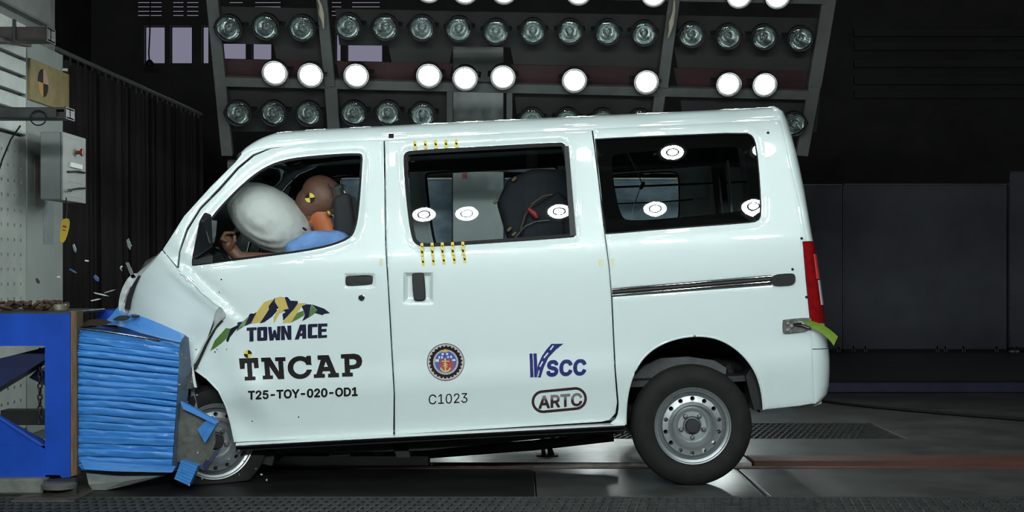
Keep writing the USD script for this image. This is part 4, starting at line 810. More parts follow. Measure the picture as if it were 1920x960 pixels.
# crash test dummy in the driver's seat
SK = mat('dummy_vinyl', (.14, .062, .034), .55, var=.2, scale=14, bump=.0006, bscale=60); ORG = mat('dummy_orange', (.46, .125, .035), .6, var=.15, scale=10); SHIRT = mat('blue_shirt', (.16, .32, .66), .85, var=.22, scale=14, bump=.004, bscale=22)
DY = .46
dm = thing('crash_test_dummy', 'crash test dummy in a blue shirt, its brown head pressed into the airbag', 'dummy', W(640, 655, DY))
Pn = lambda x, y, d=0.0: W(x, y, DY + d)
B = [(Pn(633, 470), Pn(650, 560), .13, .125), (Pn(650, 560), Pn(660, 630), .125, .13), (Pn(612, 440), Pn(633, 470), .055, .12), (Pn(600, 415), Pn(614, 446), .056, .058), (Pn(633, 474, -.19), Pn(633, 474, .19), .075, .075),
    (Pn(596, 372), Pn(604, 376), .098, .098), (Pn(582, 385), Pn(600, 370), .085, .10), (Pn(582, 405), Pn(600, 408), .058, .06), (Pn(558, 390), Pn(566, 396), .014, .022), (Pn(570, 424), Pn(590, 420), .040, .05)]
for sd_ in (-1, 1):
    sh, el, wr_ = Pn(632, 458, .20 * sd_), Pn(552, 492, .24 * sd_), Pn(448, 483, .235 * sd_)
    B += [(sh, el, .058, .047), (el, wr_, .046, .030), (wr_, Pn(430, 462, .235 * sd_), .030, .034), (Pn(430, 462, .235 * sd_), Pn(424, 450, .235 * sd_), .034, .030)]
    for k, (dx, dy, L) in enumerate(((0, 0, .9), (4, -2, 1.0), (8, -3, .95), (12, -3, .75))):
        a = Pn(416 + dx * .8, 448 - dy * .4, .235 * sd_ - .035 + .022 * k); B += [(Pn(424, 452, .235 * sd_ - .03 + .02 * k), a, .011, .010), (a, a + np.array([.018 * L, 0, .034 * L]), .010, .009), (a + np.array([.018 * L, 0, .034 * L]), a + np.array([.045 * L, 0, .034 * L]), .009, .008)]
    B += [(Pn(432, 466, .235 * sd_ - .03), Pn(440, 452, .235 * sd_ - .05), .012, .010), (Pn(440, 452, .235 * sd_ - .05), Pn(440, 444, .235 * sd_ - .05), .010, .009)]
    hp_, kn, an = Pn(655, 628, .10 * sd_), Pn(525, 612, .14 * sd_), Pn(500, 720, .14 * sd_); B += [(hp_, kn, .085, .062), (kn, an, .058, .042), (an, an + np.array([-.17, 0, -.02]), .042, .034)]
obj('body', body_of(B, .015, 8), SK, dm)
obj('jaw_and_neck', body_of([(Pn(589, 412), Pn(605, 402), .056, .072), (Pn(604, 405), Pn(617, 438), .076, .074)], .02, 6), ORG, dm)
obj('head_cap', body_of([(Pn(586, 380), Pn(607, 372), .092, .102), (Pn(600, 362), Pn(606, 366), .10, .10)], .02, 6), mat('dummy_cap', (.15, .072, .05), .6, var=.2, scale=20), dm)
sb_ = [(Pn(631, 478), Pn(650, 560), .142, .137), (Pn(650, 560), Pn(658, 620), .137, .142), (Pn(628, 470), Pn(634, 480), .10, .13), (Pn(633, 474, -.19), Pn(633, 474, .19), .085, .085)]
for sd_ in (-1, 1): sb_ += [(Pn(634, 458, .20 * sd_), Pn(590, 455, .255 * sd_), .070, .062), (Pn(590, 455, .255 * sd_), Pn(556, 468, .27 * sd_), .062, .054)]
sm = body_of(sb_, .016, 8); vv = np.array(sm.vertices); vv += (np.array(sm.vertex_normals) * ((meshkit.fbm(vv * 22.0, 3, 9) - .5) * .022)[:, None]); sm = trimesh.Trimesh(vv, sm.faces, process=False)
obj('shirt', sm, SHIRT, dm)
hc = Pn(581, 371, -.098)
def disc(k0, k1, r, y): 
    t = np.linspace(k0, k1, 10); G = np.array([[hc + [0, y, 0]] * 10, [hc + [r * math.cos(a), y, r * math.sin(a)] for a in t]]); return solid(grid_mesh(G, True), (0, .004, 0))
tg = obj('target_marker', cat(disc(.1, .1 + math.pi / 2, .026, -.004), disc(.1 + math.pi, .1 + 1.5 * math.pi, .026, -.004)), YEL, dm, label='yellow and black quartered target marker'); obj('black_quarters', cat(disc(.1 + math.pi / 2, .1 + math.pi, .026, -.004), disc(.1 + 1.5 * math.pi, .1 + 2 * math.pi, .026, -.004)), INK, tg)
for i, (P, r) in enumerate((([(616, 345), (622, 352), (624, 368)], .006), ([(637, 352), (644, 360), (648, 374)], .006), ([(618, 396), (626, 404), (632, 420), (640, 434)], .007), ([(600, 440), (620, 432), (636, 418)], .004), ([(626, 398), (640, 408), (652, 430)], .004))):
    obj('neck_cable', tube([Pn(x, y, -.12 + .02 * i) for x, y in P], r, 6), CHROME if i < 3 else RUBBER, dm)
for q in ((643, 395), (656, 406), (632, 421), (616, 398)): obj('sensor', hull([Pn(*q, -.1), Pn(q[0] + 2, q[1] + 3, -.1)], .012), mat('sensor_brass', (.35, .25, .08), .4, metal=.5), dm)
obj('sensor_block', slab_pts([(616, 360), (640, 352), (648, 430), (628, 436)], .40, .56, .02, .46), DARKTRIM, dm)

# ---------------------------------------------------------------- blue deformable barrier on its trolley frame, concrete block behind
BLUE = mat('frame_blue', (.010, .075, .50), .42, spec=.3, coat=.15, var=.25, scale=5); HONEY = mat('honeycomb_blue', (.045, .24, .66), .42, coat=.3, var=.18, scale=9, bump=.0015, bscale=14, stretch=(1, 1, 5)); DKBLUE = mat('frame_dark_blue', (.010, .018, .085), .5, var=.3)
fy = -.18
tf = thing('trolley_frame', 'heavy blue steel frame with diagonal braces at the left edge carrying the barrier', 'frame', W(60, 900, fy) * [1, 1, 0])
def slabf(P, y0, y1, m, name, b=None): return obj(name, ext(P, y0, y1, fy), m, tf)
slabf([(-260, 588), (132, 588), (132, 648), (-260, 650)], fy, fy + .16, BLUE, 'top_beam')
slabf([(84, 647), (132, 647), (132, 897), (116, 897), (112, 891), (84, 891)], fy + .001, fy + .16, BLUE, 'post')
slabf([(-260, 828), (85, 836), (85, 897), (-260, 897)], fy, fy + .16, BLUE, 'bottom_beam')
slabf([(-80, 742), (-3, 779), (6, 786), (85, 837), (85, 838), (-80, 838)], fy + .01, fy + .03, BLUE, 'gusset')
obj('gusset_flange', solid(grid_mesh(np.array([[W(-80, 735, fy), W(-80, 724, fy + .12)], [W(2, 783, fy), W(8, 783, fy + .12)], [W(84, 837, fy), W(84, 825, fy + .12)]]), False), (0, 0, -.012)), mat('flange_blue', (.03, .10, .50), .3, coat=.6), tf)
slabf([(-120, 700), (82, 650), (82, 668), (10, 712), (-120, 790)], fy + .14, fy + .30, DKBLUE, 'brace'); slabf([(8, 718), (26, 700), (84, 728), (84, 756)], fy + .32, fy + .44, DKBLUE, 'brace')
slabf([(-60, 786), (84, 786), (84, 815), (-60, 815)], fy + .4, fy + .5, UNDER, 'cross_member')
obj('deck_plate', cbox(W(-260, 580, fy)[0], W(131, 580, fy)[0], fy + .002, fy + .55, W(0, 588, fy)[2] - .006, W(0, 588, fy)[2] + .010), mat('deck_steel', (.06, .065, .075), .5, metal=.4, var=.4), tf)
zt_ = W(0, 588, fy)[2]
obj('top_beam', beam((W(128, 588, fy)[0], .40, zt_ - .06), (W(128, 588, fy)[0] + .02, 2.2, zt_ - .06), .10, .12, .004), BLUE, tf); obj('top_beam', beam((-2.25, .75, zt_ - .02), (-.95, .95, zt_ - .01), .10, .16, .004), BLUE, tf)
# chain
CH = mat('chain_iron', (.035, .032, .03), .5, metal=.5)
cn = thing('chain', 'rusty dark chain hanging inside the blue trolley frame', 'chain', W(75, 790, .02))
for i in range(13):
    c = W(75, 660 + i * 10.6, .02); a = (i % 2) * math.pi / 2
    obj('link', tube([c + np.array([.010 * math.cos(t) * math.cos(a), .010 * math.cos(t) * math.sin(a), .019 * math.sin(t)]) for t in np.linspace(0, 2 * math.pi, 13)[:-1]], .0042, 6, True), CH, cn)
# plywood board
PLY = mat('plywood_edge', (.24, .125, .05), .7, col2=(.12, .065, .03), scale=10, stretch=(14, 1, .5))
wp = thing('plywood_board', 'upright brown plywood board between blue frame and honeycomb', 'board', W(139, 890, fy) * [1, 1, 0])
for k, (a, b) in enumerate(((133, 136.2), (136.5, 139.8), (140.1, 143.4))): obj('ply', ext([(a, 583), (b, 583.5), (b + .3 * k, 893 - k), (a, 893 - k)], fy + .005, fy + .10), mat(f'plywood_{k}', ((.26, .14, .055), (.20, .11, .05), (.15, .10, .055))[k], .75, col2=(.11, .065, .03), scale=12, stretch=(6, 1, .6)), wp)
# honeycomb stack
hb = thing('barrier', 'crushed blue aluminium honeycomb barrier made of stacked layers at the van nose', 'barrier', W(240, 885, -.15) * [1, 1, 0])
yF = -.16
n = 20; f = np.linspace(0, 1, n + 1); f[1:-1] += NR.uniform(-.006, .006, n - 1); f = np.clip(f, 0, 1)
def hleft(t): return (152 - 11 * min(1, t * 4) ** .7 + (8 if t > .97 else 0) + 3.0 * t, 616 + 266 * t)
def hright(t): return (337 - 15.5 * t ** 1.2, 642 + 243 * t)
for i in range(n):
    rows = []
    d = NR.uniform(0, .016); bulge = NR.uniform(.002, .007)
    for s in np.linspace(0, 1, 9):
        t = f[i] + (f[i + 1] - f[i]) * (.02 + .96 * s); row = []
        for u in np.linspace(0, 1, 26):
            L_, R_ = np.array(hleft(t)), np.array(hright(t)); q = L_ * (1 - u) + R_ * u
            wob = 2.4 * math.sin(u * 5 + i * .9) * (.5 - abs(t - .5)) + 1.6 * (meshkit.noise(np.array([u * 5, i * .35, 2.0]), 4) - .5)
            yy = yF + d - bulge * math.sin(s * math.pi) ** .6 + .010 * (meshkit.noise(np.array([u * 8, i * 1.7, s * 1.5]), 6) - .5) + (.02 * max(0, .06 - u) / .06 * R.random())
            row.append(W(q[0] + (R.uniform(-2.2, 1.5) if u == 0 else 0), q[1] + wob, yy))
        rows.append(row)
    obj('honeycomb_layer', solid(grid_mesh(np.array(rows), False), (0, .95, 0)), HONEY, hb, smooth=40)
obj('bright_fold', tube([W(152, 616.5, yF), W(200, 622, yF), W(250, 630, yF - .004), W(300, 638, yF)], .004, 6), CHROME, hb)
obj('bottom_fold', solid(grid_mesh(np.array([[W(150, 862, yF - .004), W(210, 868, yF - .02), W(330, 874, yF - .012)], [W(158, 880, yF - .018), W(215, 884, yF - .03), W(323, 886, yF - .012)]]), False), (0, .01, 0)), HONEY, hb)
FL = mat('flap_blue', (.07, .27, .70), .35, coat=.4, bump=.001, bscale=10)
def sheet(rows, m, name, par, th=(0, .008, 0), flip=False): return obj(name, solid(grid_mesh(np.array([[W(*p) for p in r] for r in rows]), flip), th), m, par)
sheet([[(193, 607, -.02), (214, 595, .02), (236, 591, .0), (252, 588, -.03), (300, 607, -.05), (347, 628, -.06)], [(192, 608, -.06), (216, 604, -.07), (240, 610, -.09), (262, 617, -.10), (305, 630, -.12), (346, 636, -.10)], [(191, 609, -.10), (218, 610, -.13), (240, 616, -.15), (262, 624, -.16), (300, 634, -.165), (337, 642, -.165)]], FL, 'flap', hb)
sheet([[(192, 608, .02), (208, 592, .08), (222, 574, .14)], [(200, 609, -.01), (216, 596, .04), (230, 584, .09)], [(206, 609, -.04), (224, 600, .0), (238, 592, .03)]], FL, 'flap', hb)
obj('flap_gap', ext(chaikin([(210, 600), (222, 592), (236, 591), (247, 594), (236, 601), (222, 602)], 1), -.112, -.104, -.11), UNDER, hb)
obj('flap_gap', ext([(246, 591), (262, 591), (261, 596), (248, 597)], -.085, -.08, -.08), UNDER, hb)
sheet([[(150, 606, -.05), (170, 599, -.03), (192, 598, -.03), (215, 606, -.06)], [(152, 613, -.12), (172, 610, -.1), (196, 613, -.1), (225, 621, -.13)]], mat('foil_brown', (.045, .03, .022), .5, var=.4), 'inner_sheet', hb)
ALU = mat('dull_aluminium', (.20, .235, .27), .45, metal=.5, var=.4, scale=9, bump=.002, bscale=18); ALB = mat('sheet_blue_grey', (.13, .18, .26), .45, metal=.3, var=.35, scale=10, bump=.002, bscale=14); COREM = mat('core_grey', (.115, .12, .105), .6, var=.45, scale=16, bump=.003, bscale=40)
sheet([[(338, 641, -.15), (347, 629, -.10), (353, 634, -.06)], [(335, 690, -.15), (346, 690, -.10), (358, 692, -.05)], [(332, 750, -.15), (341, 744, -.11), (352, 742, -.06)], [(326, 840, -.15), (334, 830, -.12), (340, 800, -.08)], [(322, 886, -.15), (330, 880, -.12), (335, 870, -.08)]], ALB, 'side_sheet', hb)
sheet([[(342, 690, -.06), (352, 676, -.06), (364, 700, -.02)], [(346, 706, -.07), (360, 708, -.05), (364, 720, -.02)], [(344, 730, -.08), (362, 728, -.06), (366, 726, -.03)]], mat('scorched_bits', (.06, .065, .07), .6, var=.6, scale=40), 'torn_core', hb)
sheet([[(358, 690, -.03), (362, 688, -.03)], [(361, 710, -.04), (366, 712, -.04)], [(364, 726, -.05), (369, 727, -.05)]], mat('torn_white', (.6, .62, .62), .5), 'torn_edge', hb)
sheet([[(335, 757, -.11), (345, 757, -.12), (362, 768, -.12), (400, 783, -.11)], [(331, 800, -.12), (345, 795, -.13), (366, 812, -.13), (402, 800, -.11)], [(328, 845, -.12), (350, 850, -.13), (385, 838, -.12), (404, 830, -.10)], [(331, 866, -.11), (352, 868, -.12), (382, 882, -.11), (392, 862, -.10)]], COREM, 'core_sheet', hb)
sheet([[(379, 872, -.125), (386, 862, -.125)], [(386, 884, -.125), (396, 868, -.125)], [(402, 845, -.11), (414, 842, -.11)]], DKBLUE, 'core_edge', hb)
def chunk(P, d, name):
    """a loose piece of honeycomb: thin bonded sheets"""
    A, B, C, E = [np.array(p, float) for p in P]; k = 7
    for i in range(k):
        t0, t1 = i / k + .006, (i + 1) / k - .006
        q = [A + (E - A) * t0, B + (C - B) * t0, B + (C - B) * t1, A + (E - A) * t1]
        obj('honeycomb_layer', ext([tuple(x) for x in q], d - R.uniform(0, .006), d + .06, d), HONEY, hb)
chunk([(370, 805), (393, 782), (407, 793), (385, 831)], -.155, 'a')
obj('chunk_cover', ext([(340, 752), (352, 757), (408, 789), (406, 796), (393, 789), (345, 766)], -.17, -.14, -.15), FL, hb)
chunk([(340, 862), (371, 874), (355, 911), (327, 898)], -.17, 'b')
sheet([[(161, 884, -.10), (230, 886, -.09), (318, 886, -.10)], [(166, 908, -.13), (235, 902, -.12), (300, 893, -.11)], [(172, 917, -.12), (195, 918, -.12), (240, 909, -.10)]], mat('hanging_foil', (.26, .29, .27), .5, metal=.3, var=.4, scale=6), 'hanging_sheet', hb)
obj('hanging_sheet_edge', tube([W(172, 918, -.12), W(200, 918, -.12), W(240, 909, -.11), W(300, 893, -.11), W(335, 880, -.13)], .0035, 6), STEEL, hb)
# ground gear under the frame
PADC = mat('pad_concrete', (.20, .21, .18), .8, var=.4, scale=9, bump=.002, bscale=40)
zp = W(0, 927, -.30)
obj('concrete_pad', cbox(-3.4, W(78, 900, -.25)[0], -.24, .25, 0, W(0, 898, -.24)[2], .01), PADC, cat='block', label='low pale concrete block on the floor under the blue frame')
jf = thing('jack_foot', 'dark steel jack foot standing on a thin plate under the blue frame corner', 'jack', W(110, 935, -.33) * [1, 1, 0])
obj('base_plate', ext([(20, 938), (140, 938), (140, 942), (20, 942)], -.42, .0, -.42), mat('rust_plate', (.14, .125, .10), .5, metal=.4, var=.5, scale=14), jf)
obj('foot', hull([W(95, 934, -.25), W(140, 934, -.25), W(85, 918, -.1), W(138, 915, -.1), W(95, 905, -.2), W(138, 902, -.2)], .02, 2), UNDER, jf)
obj('foot_collar', lathe([(0, 0), (.085, 0), (.085, .02), (.07, .03), (0, .03)], 24, (0, 0, 1), W(112, 931, -.22) * [1, 1, 0] + [0, 0, .03]), mat('collar_grey', (.10, .10, .09), .5), jf)
# concrete and load cell block at the left
CBS = mat('slab_paint', (.60, .64, .60), .6, var=.2, scale=6, bump=.001, bscale=40); CB = mat('block_paint', (.37, .40, .37), .6, var=.2, scale=5, bump=.001, bscale=40); CBD = mat('block_paint_dark', (.19, .205, .195), .6, var=.25, scale=4)
XF = -3.30
def wy(px): return XF * F / (px - CX) - D
def wz(px, py): return ZC - (py - CY) * (D + wy(px)) / F
y_a, y_b, y_c = .6, wy(49), wy(117)
bk_ = thing('crash_block', 'pale painted crash wall block with slabs above and a plate of round holes below', 'block', (XF - .6, (y_a + y_c) / 2, 0))
obj('core', cbox(XF - 1.5, XF - .05, y_a, y_c, 0, 3.6, .01), CBD, bk_)
zsl = [wz(0, p) for p in (20, 92, 127, 163, 197, 243)]
for i in range(5):
    obj('slab', cbox(XF - .05, XF, y_a, y_b, zsl[i + 1] + .012, zsl[i] - .012, .004), CBS, bk_)
obj('slot_backing', cbox(XF - .052, XF - .040, y_a, y_b, zsl[-1], zsl[0], .001), UNDER, bk_)
zpl = zsl[-1] - .012
pz0, pz1 = .05, zpl
pl = mani(cbox(XF - .05, XF, y_a, y_b, pz0, pz1, .003))
hy = [wy(p) for p in (39, 27, 15, 3)] + [wy(3) - .105 * k for k in range(1, 8)]
hz = np.arange(wz(8, 280), .1, -.0955)
for y in hy:
    for z in hz: c = trimesh.creation.cylinder(.012, .08, sections=8); c.apply_transform(trimesh.transformations.rotation_matrix(math.pi / 2, [0, 1, 0])); c.apply_translation((XF, y, z)); pl = pl - mani(c) if False else pl; 
cyl = []
for y in hy:
    for z in hz:
        if z > pz1 - .03 or y < y_a + .03: continue
        c = trimesh.creation.cylinder(.0125, .2, sections=8); c.apply_transform(trimesh.transformations.rotation_matrix(math.pi / 2, [0, 1, 0])); c.apply_translation((XF, y, z)); cyl.append(mani(c))
pl = pl - manifold3d.Manifold.batch_boolean(cyl, manifold3d.OpType.Add)
obj('perforated_plate', pl, CB, bk_, smooth=25)
obj('plate_backing', cbox(XF - .055, XF - .048, y_a, y_b, pz0, pz1, .001), UNDER, bk_)
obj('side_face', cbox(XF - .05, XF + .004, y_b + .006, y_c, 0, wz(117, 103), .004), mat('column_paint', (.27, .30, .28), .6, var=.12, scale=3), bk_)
obj('upper_block', cbox(XF - .6, XF + .02, y_a - .2, wy(90), wz(90, 49), 3.9, .01), CBD, bk_)
obj('notice', cbox(XF + .004, XF + .006, wy(79.5), wy(99), wz(90, 458), wz(90, 376), .0005), mat('notice_grey', (.22, .25, .26), .6, var=.2, scale=30), bk_); obj('label_strip', cbox(XF + .004, XF + .006, wy(64), wy(72), wz(68, 386), wz(68, 302), .0005), mat('label_pink', (.30, .22, .22), .6, var=.3, scale=40), bk_)
# I-beams sticking out
IB = mat('beam_steel', (.05, .053, .056), .5, metal=.3, var=.4, scale=8); IB2 = mat('beam_brown', (.06, .045, .04), .6, var=.4, scale=8)
def ibeam(px0, px1, pyt, pyb, y, label):
    t = thing('steel_beam', label, 'beam', W((px0 + px1) / 2, (pyt + pyb) / 2, y))
    a, b = W(px0, pyt, y), W(px1, pyb, y)
    obj('web', cbox(a[0], b[0], y + .05, y + .065, b[2] + .004, a[2] - .004, .001), IB2, t)
    obj('flange', cbox(a[0], b[0], y, y + .13, a[2] - .014, a[2], .003), IB, t); obj('flange', cbox(a[0], b[0], y, y + .13, b[2], b[2] + .014, .003), IB, t)
    obj('front_channel', cbox(a[0], b[0] - (.06 if pyt > 100 else .0), y - .004, y + .006, b[2] + .004 if pyt > 100 else b[2] + .01, a[2] - .002, .002), IB if pyt > 100 else IB2, t)
    obj('end_plate', cbox(b[0] - .012, b[0], y - .012, y + .14, b[2] - .004, a[2] + .004, .002), IB, t)
ibeam(-150, 125, 201, 222, 1.1, 'dark steel beam jutting out below the yellow target plate'); ibeam(-150, 89, 50, 76, 1.4, 'upper dark steel beam jutting out above the yellow target plate')
obj('beam_strut', beam(W(-20, 70, 1.1), W(52, 84, 1.9), .05, .03), IB2, bk_); obj('beam_bolt', cbox(*(np.repeat(W(27, 58, 1.38), 2) + [-.01, .01, -.01, .01, -.07, .07]), .003), IB, bk_)
# yellow target plate on the block's face
YP = mat('plate_yellow', (.26, .195, .06), .6, var=.3, scale=10)
tpx = wy(50) + .01, wy(124)
tp = thing('target_plate', 'yellow square plate with a black and orange round target on the block', 'plate', (XF + .03, sum(tpx) / 2, wz(88, 200)))
ztop0 = wz(50, 108)
obj('plate', cbox(XF + .004, XF + .022, tpx[0], tpx[1], wz(90, 200), ztop0, .002), YP, tp)
cy_, cz_ = wy(74.5), wz(74.5, 156)
def tdisc(k0, k1, r, x): 
    t = np.linspace(k0, k1, 12); G = np.array([[(x, cy_, cz_)] * 12, [(x, cy_ + r * math.cos(a), cz_ + r * math.sin(a)) for a in t]]); return solid(grid_mesh(G, True), (-.003, 0, 0))
q = math.pi / 2
obj('black_quarter', tdisc(q, 2 * q, .095, XF + .0245), INK, tp); obj('black_quarter', tdisc(3 * q, 4 * q, .095, XF + .0245), INK, tp)
OR = mat('target_orange', (.42, .22, .02), .6); obj('orange_quarter', tdisc(0, q, .095, XF + .0245), mat('target_pale', (.40, .25, .15), .6), tp); obj('orange_quarter', tdisc(2 * q, 3 * q, .095, XF + .0245), OR, tp)
obj('clip', cbox(XF + .0, XF + .05, tpx[1] - .10, tpx[1], wz(120, 136), wz(120, 130), .003), CHROME, tp)
# switch box
BXC = mat('box_grey', (.21, .235, .23), .5, var=.1, scale=5); BXL = mat('box_front', (.30, .32, .30), .5, var=.12, scale=6)
yb_ = 2.0; c0, c1 = W(75, 247, yb_), W(114, 374, yb_)
kx = c1[0]; ye_ = kx * F / (158 - CX) - D
bx_ = thing('switch_box', 'grey electrical switch box with knobs and a white button on its side', 'switch box', ((c0[0] + c1[0]) / 2, (yb_ + ye_) / 2, c1[2]))
obj('case', cbox(c0[0], c1[0] - .004, yb_, ye_, c1[2], c0[2], .006), BXC, bx_); dbx = obj('door', cbox(c1[0] - .003, c1[0] + .010, yb_ + .01, ye_ + .004, c1[2] - .004, c0[2] + .002, .003), BXL, bx_)
def bp(px_, py_): y = kx * F / (px_ - CX) - D; return np.array([kx + .01, y, ZC - (py_ - CY) * (D + y) / F])
def onbox(x0, x1, y0_, y1_, t, m, name):
    a, b = bp(x0, y0_), bp(x1, y1_); obj(name, cbox(kx + .009, kx + .010 + t, a[1], b[1], b[2], a[2], .0006), m, bx_)
onbox(127, 149, 258, 265, .001, mat('box_print', (.30, .29, .22), .6), 'label_plate'); onbox(127, 151, 338, 346, .001, mat('box_print', (.3, .29, .22), .6), 'label_plate'); onbox(118, 151, 366, 373, .001, mat('box_print', (.3, .29, .22), .6), 'label_plate')
onbox(127, 149, 304, 318, .012, mat('white_button', (.75, .78, .72), .4), 'white_button'); onbox(118, 126, 354, 360, .02, CHROME, 'toggle')
c = bp(141, 286); obj('red_knob', lathe([(0, 0), (.014, 0), (.012, .02), (.026, .03), (.026, .045), (0, .048)], 20, (1, 0, 0), c), mat('knob_red', (.20, .02, .015), .4), bx_)
for (a, b) in (((123, 322), (154, 324)), ((126, 356), (156, 353))): p0, p1 = bp(*a), bp(*b); obj('latch', tube([p0 + [.008, 0, 0], (p0 + p1) / 2 + [.018, 0, .006], p1 + [.008, 0, 0]], .007, 6), PLASTIC, bx_)
yt = thing('warning_tag', 'yellow hanging tag with red marks below the switch box', 'tag', W(121, 430, 1.9))
obj('tag', ext(chaikin([(115, 412), (128, 408), (131, 420), (124, 448), (117, 457), (111, 450), (114, 428)], 1), 1.9, 1.906), mat('tag_yellow', (.50, .34, .02), .6), yt); obj('mark', cat(ext([(118, 422), (125, 424), (124, 427), (117, 426)], 1.898, 1.9), ext([(117, 430), (123, 431), (122, 433), (117, 432)], 1.898, 1.9)), mat('tag_red', (.25, .03, .02), .6), yt)
obj('cord', tube([W(124, 371, 2.02), W(125, 396, 1.93), W(123, 410, 1.902)], .004, 6), RUBBER, yt)
wr = thing('wire_coil', 'loose black wire coil hanging at the dark steel beam', 'wire', W(72, 224, 1.08))
obj('coil', tube([W(72 + 15 * math.cos(t), 221 + 14 * math.sin(t), 1.07) for t in np.linspace(0, 2 * math.pi, 24)[:-1]], .004, 6, True), RUBBER, wr); obj('lead', tube([W(38, 236, 1.1), W(20, 262, 1.0), W(4, 300, .9), W(-2, 320, .9)], .005, 6), RUBBER, wr)
# rubble and the puck on the deck
RB = mat('rust_rubble', (.10, .055, .03), .8, var=.6, scale=30, bump=.003, bscale=60)
zd = zt_ + .010
pile = thing('rusty_chain_pile', 'heap of rusty brown chain on the blue frame top', 'chain', (W(60, 575, 0)[0], .0, zd))
for i in range(30):
    x = W(R.uniform(-10, 100), 0, 0)[0]; y = R.uniform(-.10, .22); z = zd + .008 + R.random() * .03; a, b = R.uniform(0, 3), R.uniform(-.6, .6); rr = R.uniform(.016, .022)
    u = np.array([math.cos(a) * math.cos(b), math.sin(a) * math.cos(b), math.sin(b)]); w_ = np.cross(u, [0, 0, 1]); w_ /= np.linalg.norm(w_)
    w_ = w_ * .7 + np.array([0, 0, .5]) * R.random(); obj('link', tube([np.array([x, y, z]) + u * rr * 1.4 * math.cos(t) + w_ * rr * math.sin(t) for t in np.linspace(0, 2 * math.pi, 11)[:-1]], .0075, 6, True), RB, pile)
pk = thing('steel_puck', 'round pale steel puck with a bolt on the blue frame top', 'puck', W(112, 578, 0) * [1, 0, 0] + [0, .08, zd])
pc = np.array([W(111, 578, .08)[0], .08, zd]); obj('disc', lathe([(0, 0), (.036, 0), (.038, .006), (.038, .024), (.034, .03), (0, .03)], 28, (0, 0, 1), pc), mat('puck_steel', (.30, .30, .22), .45, metal=.5, var=.4), pk); obj('bolt', lathe([(0, .03), (.016, .03), (.016, .05), (0, .052)], 6, (0, 0, 1), pc), RB, pk)
# low housing under the van front
hs = thing('floor_housing', 'low black housing lying on the floor under the front half of the van', 'housing', W(640, 860, .7) * [1, 1, 0])
obj('cover', cbox(W(440, 860, .62)[0], W(805, 860, .62)[0], .62, .70, 0, W(0, 853.5, .62)[2], .006), BLACKSTEEL, hs); obj('rim', cbox(W(440, 860, .62)[0] - .01, W(805, 860, .62)[0] + .01, .61, .71, 0, .012, .003), BLACKSTEEL, hs)
cl = thing('floor_clamp', 'small pale steel clamp on the floor under the van before the rear wheel', 'clamp', W(1028, 858, 1.2) * [1, 1, 0])
yc_ = 1.05; a = W(1015, 862, yc_)
obj('plate', cat(ext([(1012, 812), (1020, 811), (1024, 858), (1016, 860)], yc_, yc_ + .05)), mat('clamp_pale', (.42, .43, .38), .6, var=.4, scale=40), cl); obj('bolt_block', ext([(1026, 842), (1034, 838), (1042, 858), (1028, 860)], yc_ + .0, yc_ + .06), mat('clamp_rust', (.16, .13, .06), .6), cl); obj('foot', cbox(a[0] - .03, a[0] + .10, yc_ - .02, yc_ + .09, 0, .012, .003), mat('clamp_pale', (.42, .43, .38), .6), cl)

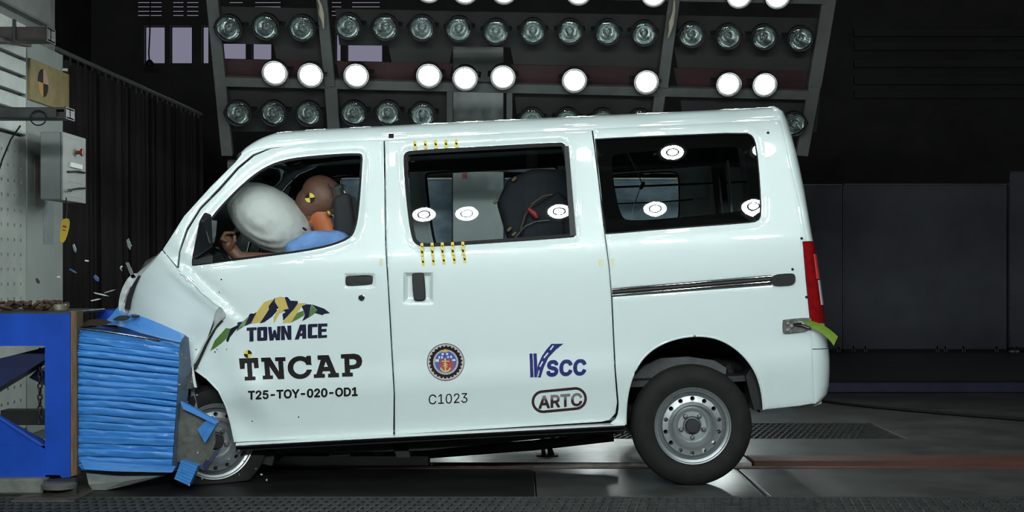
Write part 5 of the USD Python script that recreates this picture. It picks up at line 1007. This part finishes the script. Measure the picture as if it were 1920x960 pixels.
# ---------------------------------------------------------------- fragments thrown up by the crash
DEBW = mat('shard_white', (.42, .44, .44), .4); DEBG = mat('shard_glass', (.16, .19, .19), .3, coat=.5); DEBD = mat('shard_dark', (.03, .03, .035), .5); DEBB = mat('shard_blue', (.04, .09, .25), .4)
def shard(c, L, w, ang, m, label, g):
    t = R.uniform(.3, 1.2); u = np.array([math.cos(ang), .3 * math.sin(t), -math.sin(ang)]); u /= np.linalg.norm(u); v = np.cross(u, [0, 1, 0]); v /= np.linalg.norm(v); nn = np.cross(u, v)
    P = [u * L * .5, u * L * .15 + v * w * .5, -u * L * .5 + v * w * .25, -u * L * .4 - v * w * .4, u * L * .2 - v * w * .45]
    obj('shard', trimesh.convex.convex_hull(np.array([c + p + nn * s * .002 for p in P for s in (-1, 1)])), m, smooth=False, cat='fragment', label=label, group=g)
named = [((242, 458, .10), .075, .030, 1.4, DEBG, 'long pale glass splinter flying above the crushed headlamp'), ((163, 489, .02), .03, .014, .2, DEBW, 'bright white fragment flying in front of the black curtain'), ((140, 466, .2), .06, .022, 1.3, DEBG, 'clear splinter flying beside the grey column edge'),
    ((71, 527, -.05), .04, .026, 1.2, DEBD, 'black fragment flying before the grey column'), ((110, 519, -.05), .024, .014, 0, DEBW, 'white fragment flying before the grey column'), ((137, 508, .1), .055, .014, .6, DEBB, 'dark blue splinter flying beside the grey column edge'), ((227, 505, .05), .03, .01, 1.0, DEBG, 'small splinter just above the headlamp'),
    ((181, 522, .1), .05, .030, 1.0, DEBB, 'dark blue ragged splinter flying left of the headlamp'), ((190, 552, .15), .10, .012, .25, DEBW, 'long white sliver flying above the blue flap'), ((206, 546, .15), .08, .010, -.3, DEBG, 'thin grey sliver flying left of the headlamp'), ((180, 562, .2), .07, .012, -.2, DEBW, 'pale sliver above the blue beam behind the barrier'), ((228, 500, .02), .016, .014, 0, DEBW, 'white speck flying above the headlamp')]
for (p, L, w, a, m, l) in named: shard(W(*p), L * .8, w * .7, a, m, l, None)
for i in range(26):
    if i < 14: q = (R.uniform(330, 372), R.uniform(655, 760)); m = (DEBW, DEBG, DEBD)[i % 3]
    else: q = (R.uniform(300, 520), R.uniform(845, 915)); m = (DEBW, DEBG)[i % 2]
    shard(W(q[0], q[1], -.19 - R.random() * .1), R.uniform(.006, .014), R.uniform(.005, .01), R.uniform(0, 3), m, 'tiny fragment flying beside the barrier and front wheel', 'tiny flying fragments')
for q in ((415, 524), (411, 548), (436, 580), (417, 625), (403, 660), (425, 655), (430, 578), (412, 590), (345, 655), (560, 782), (473, 790), (407, 655)):
    obj('paint_chip', decal(Point(*q).buffer(R.uniform(.8, 1.5), 3), .001), INK, dr if q[0] > 395 else fd)
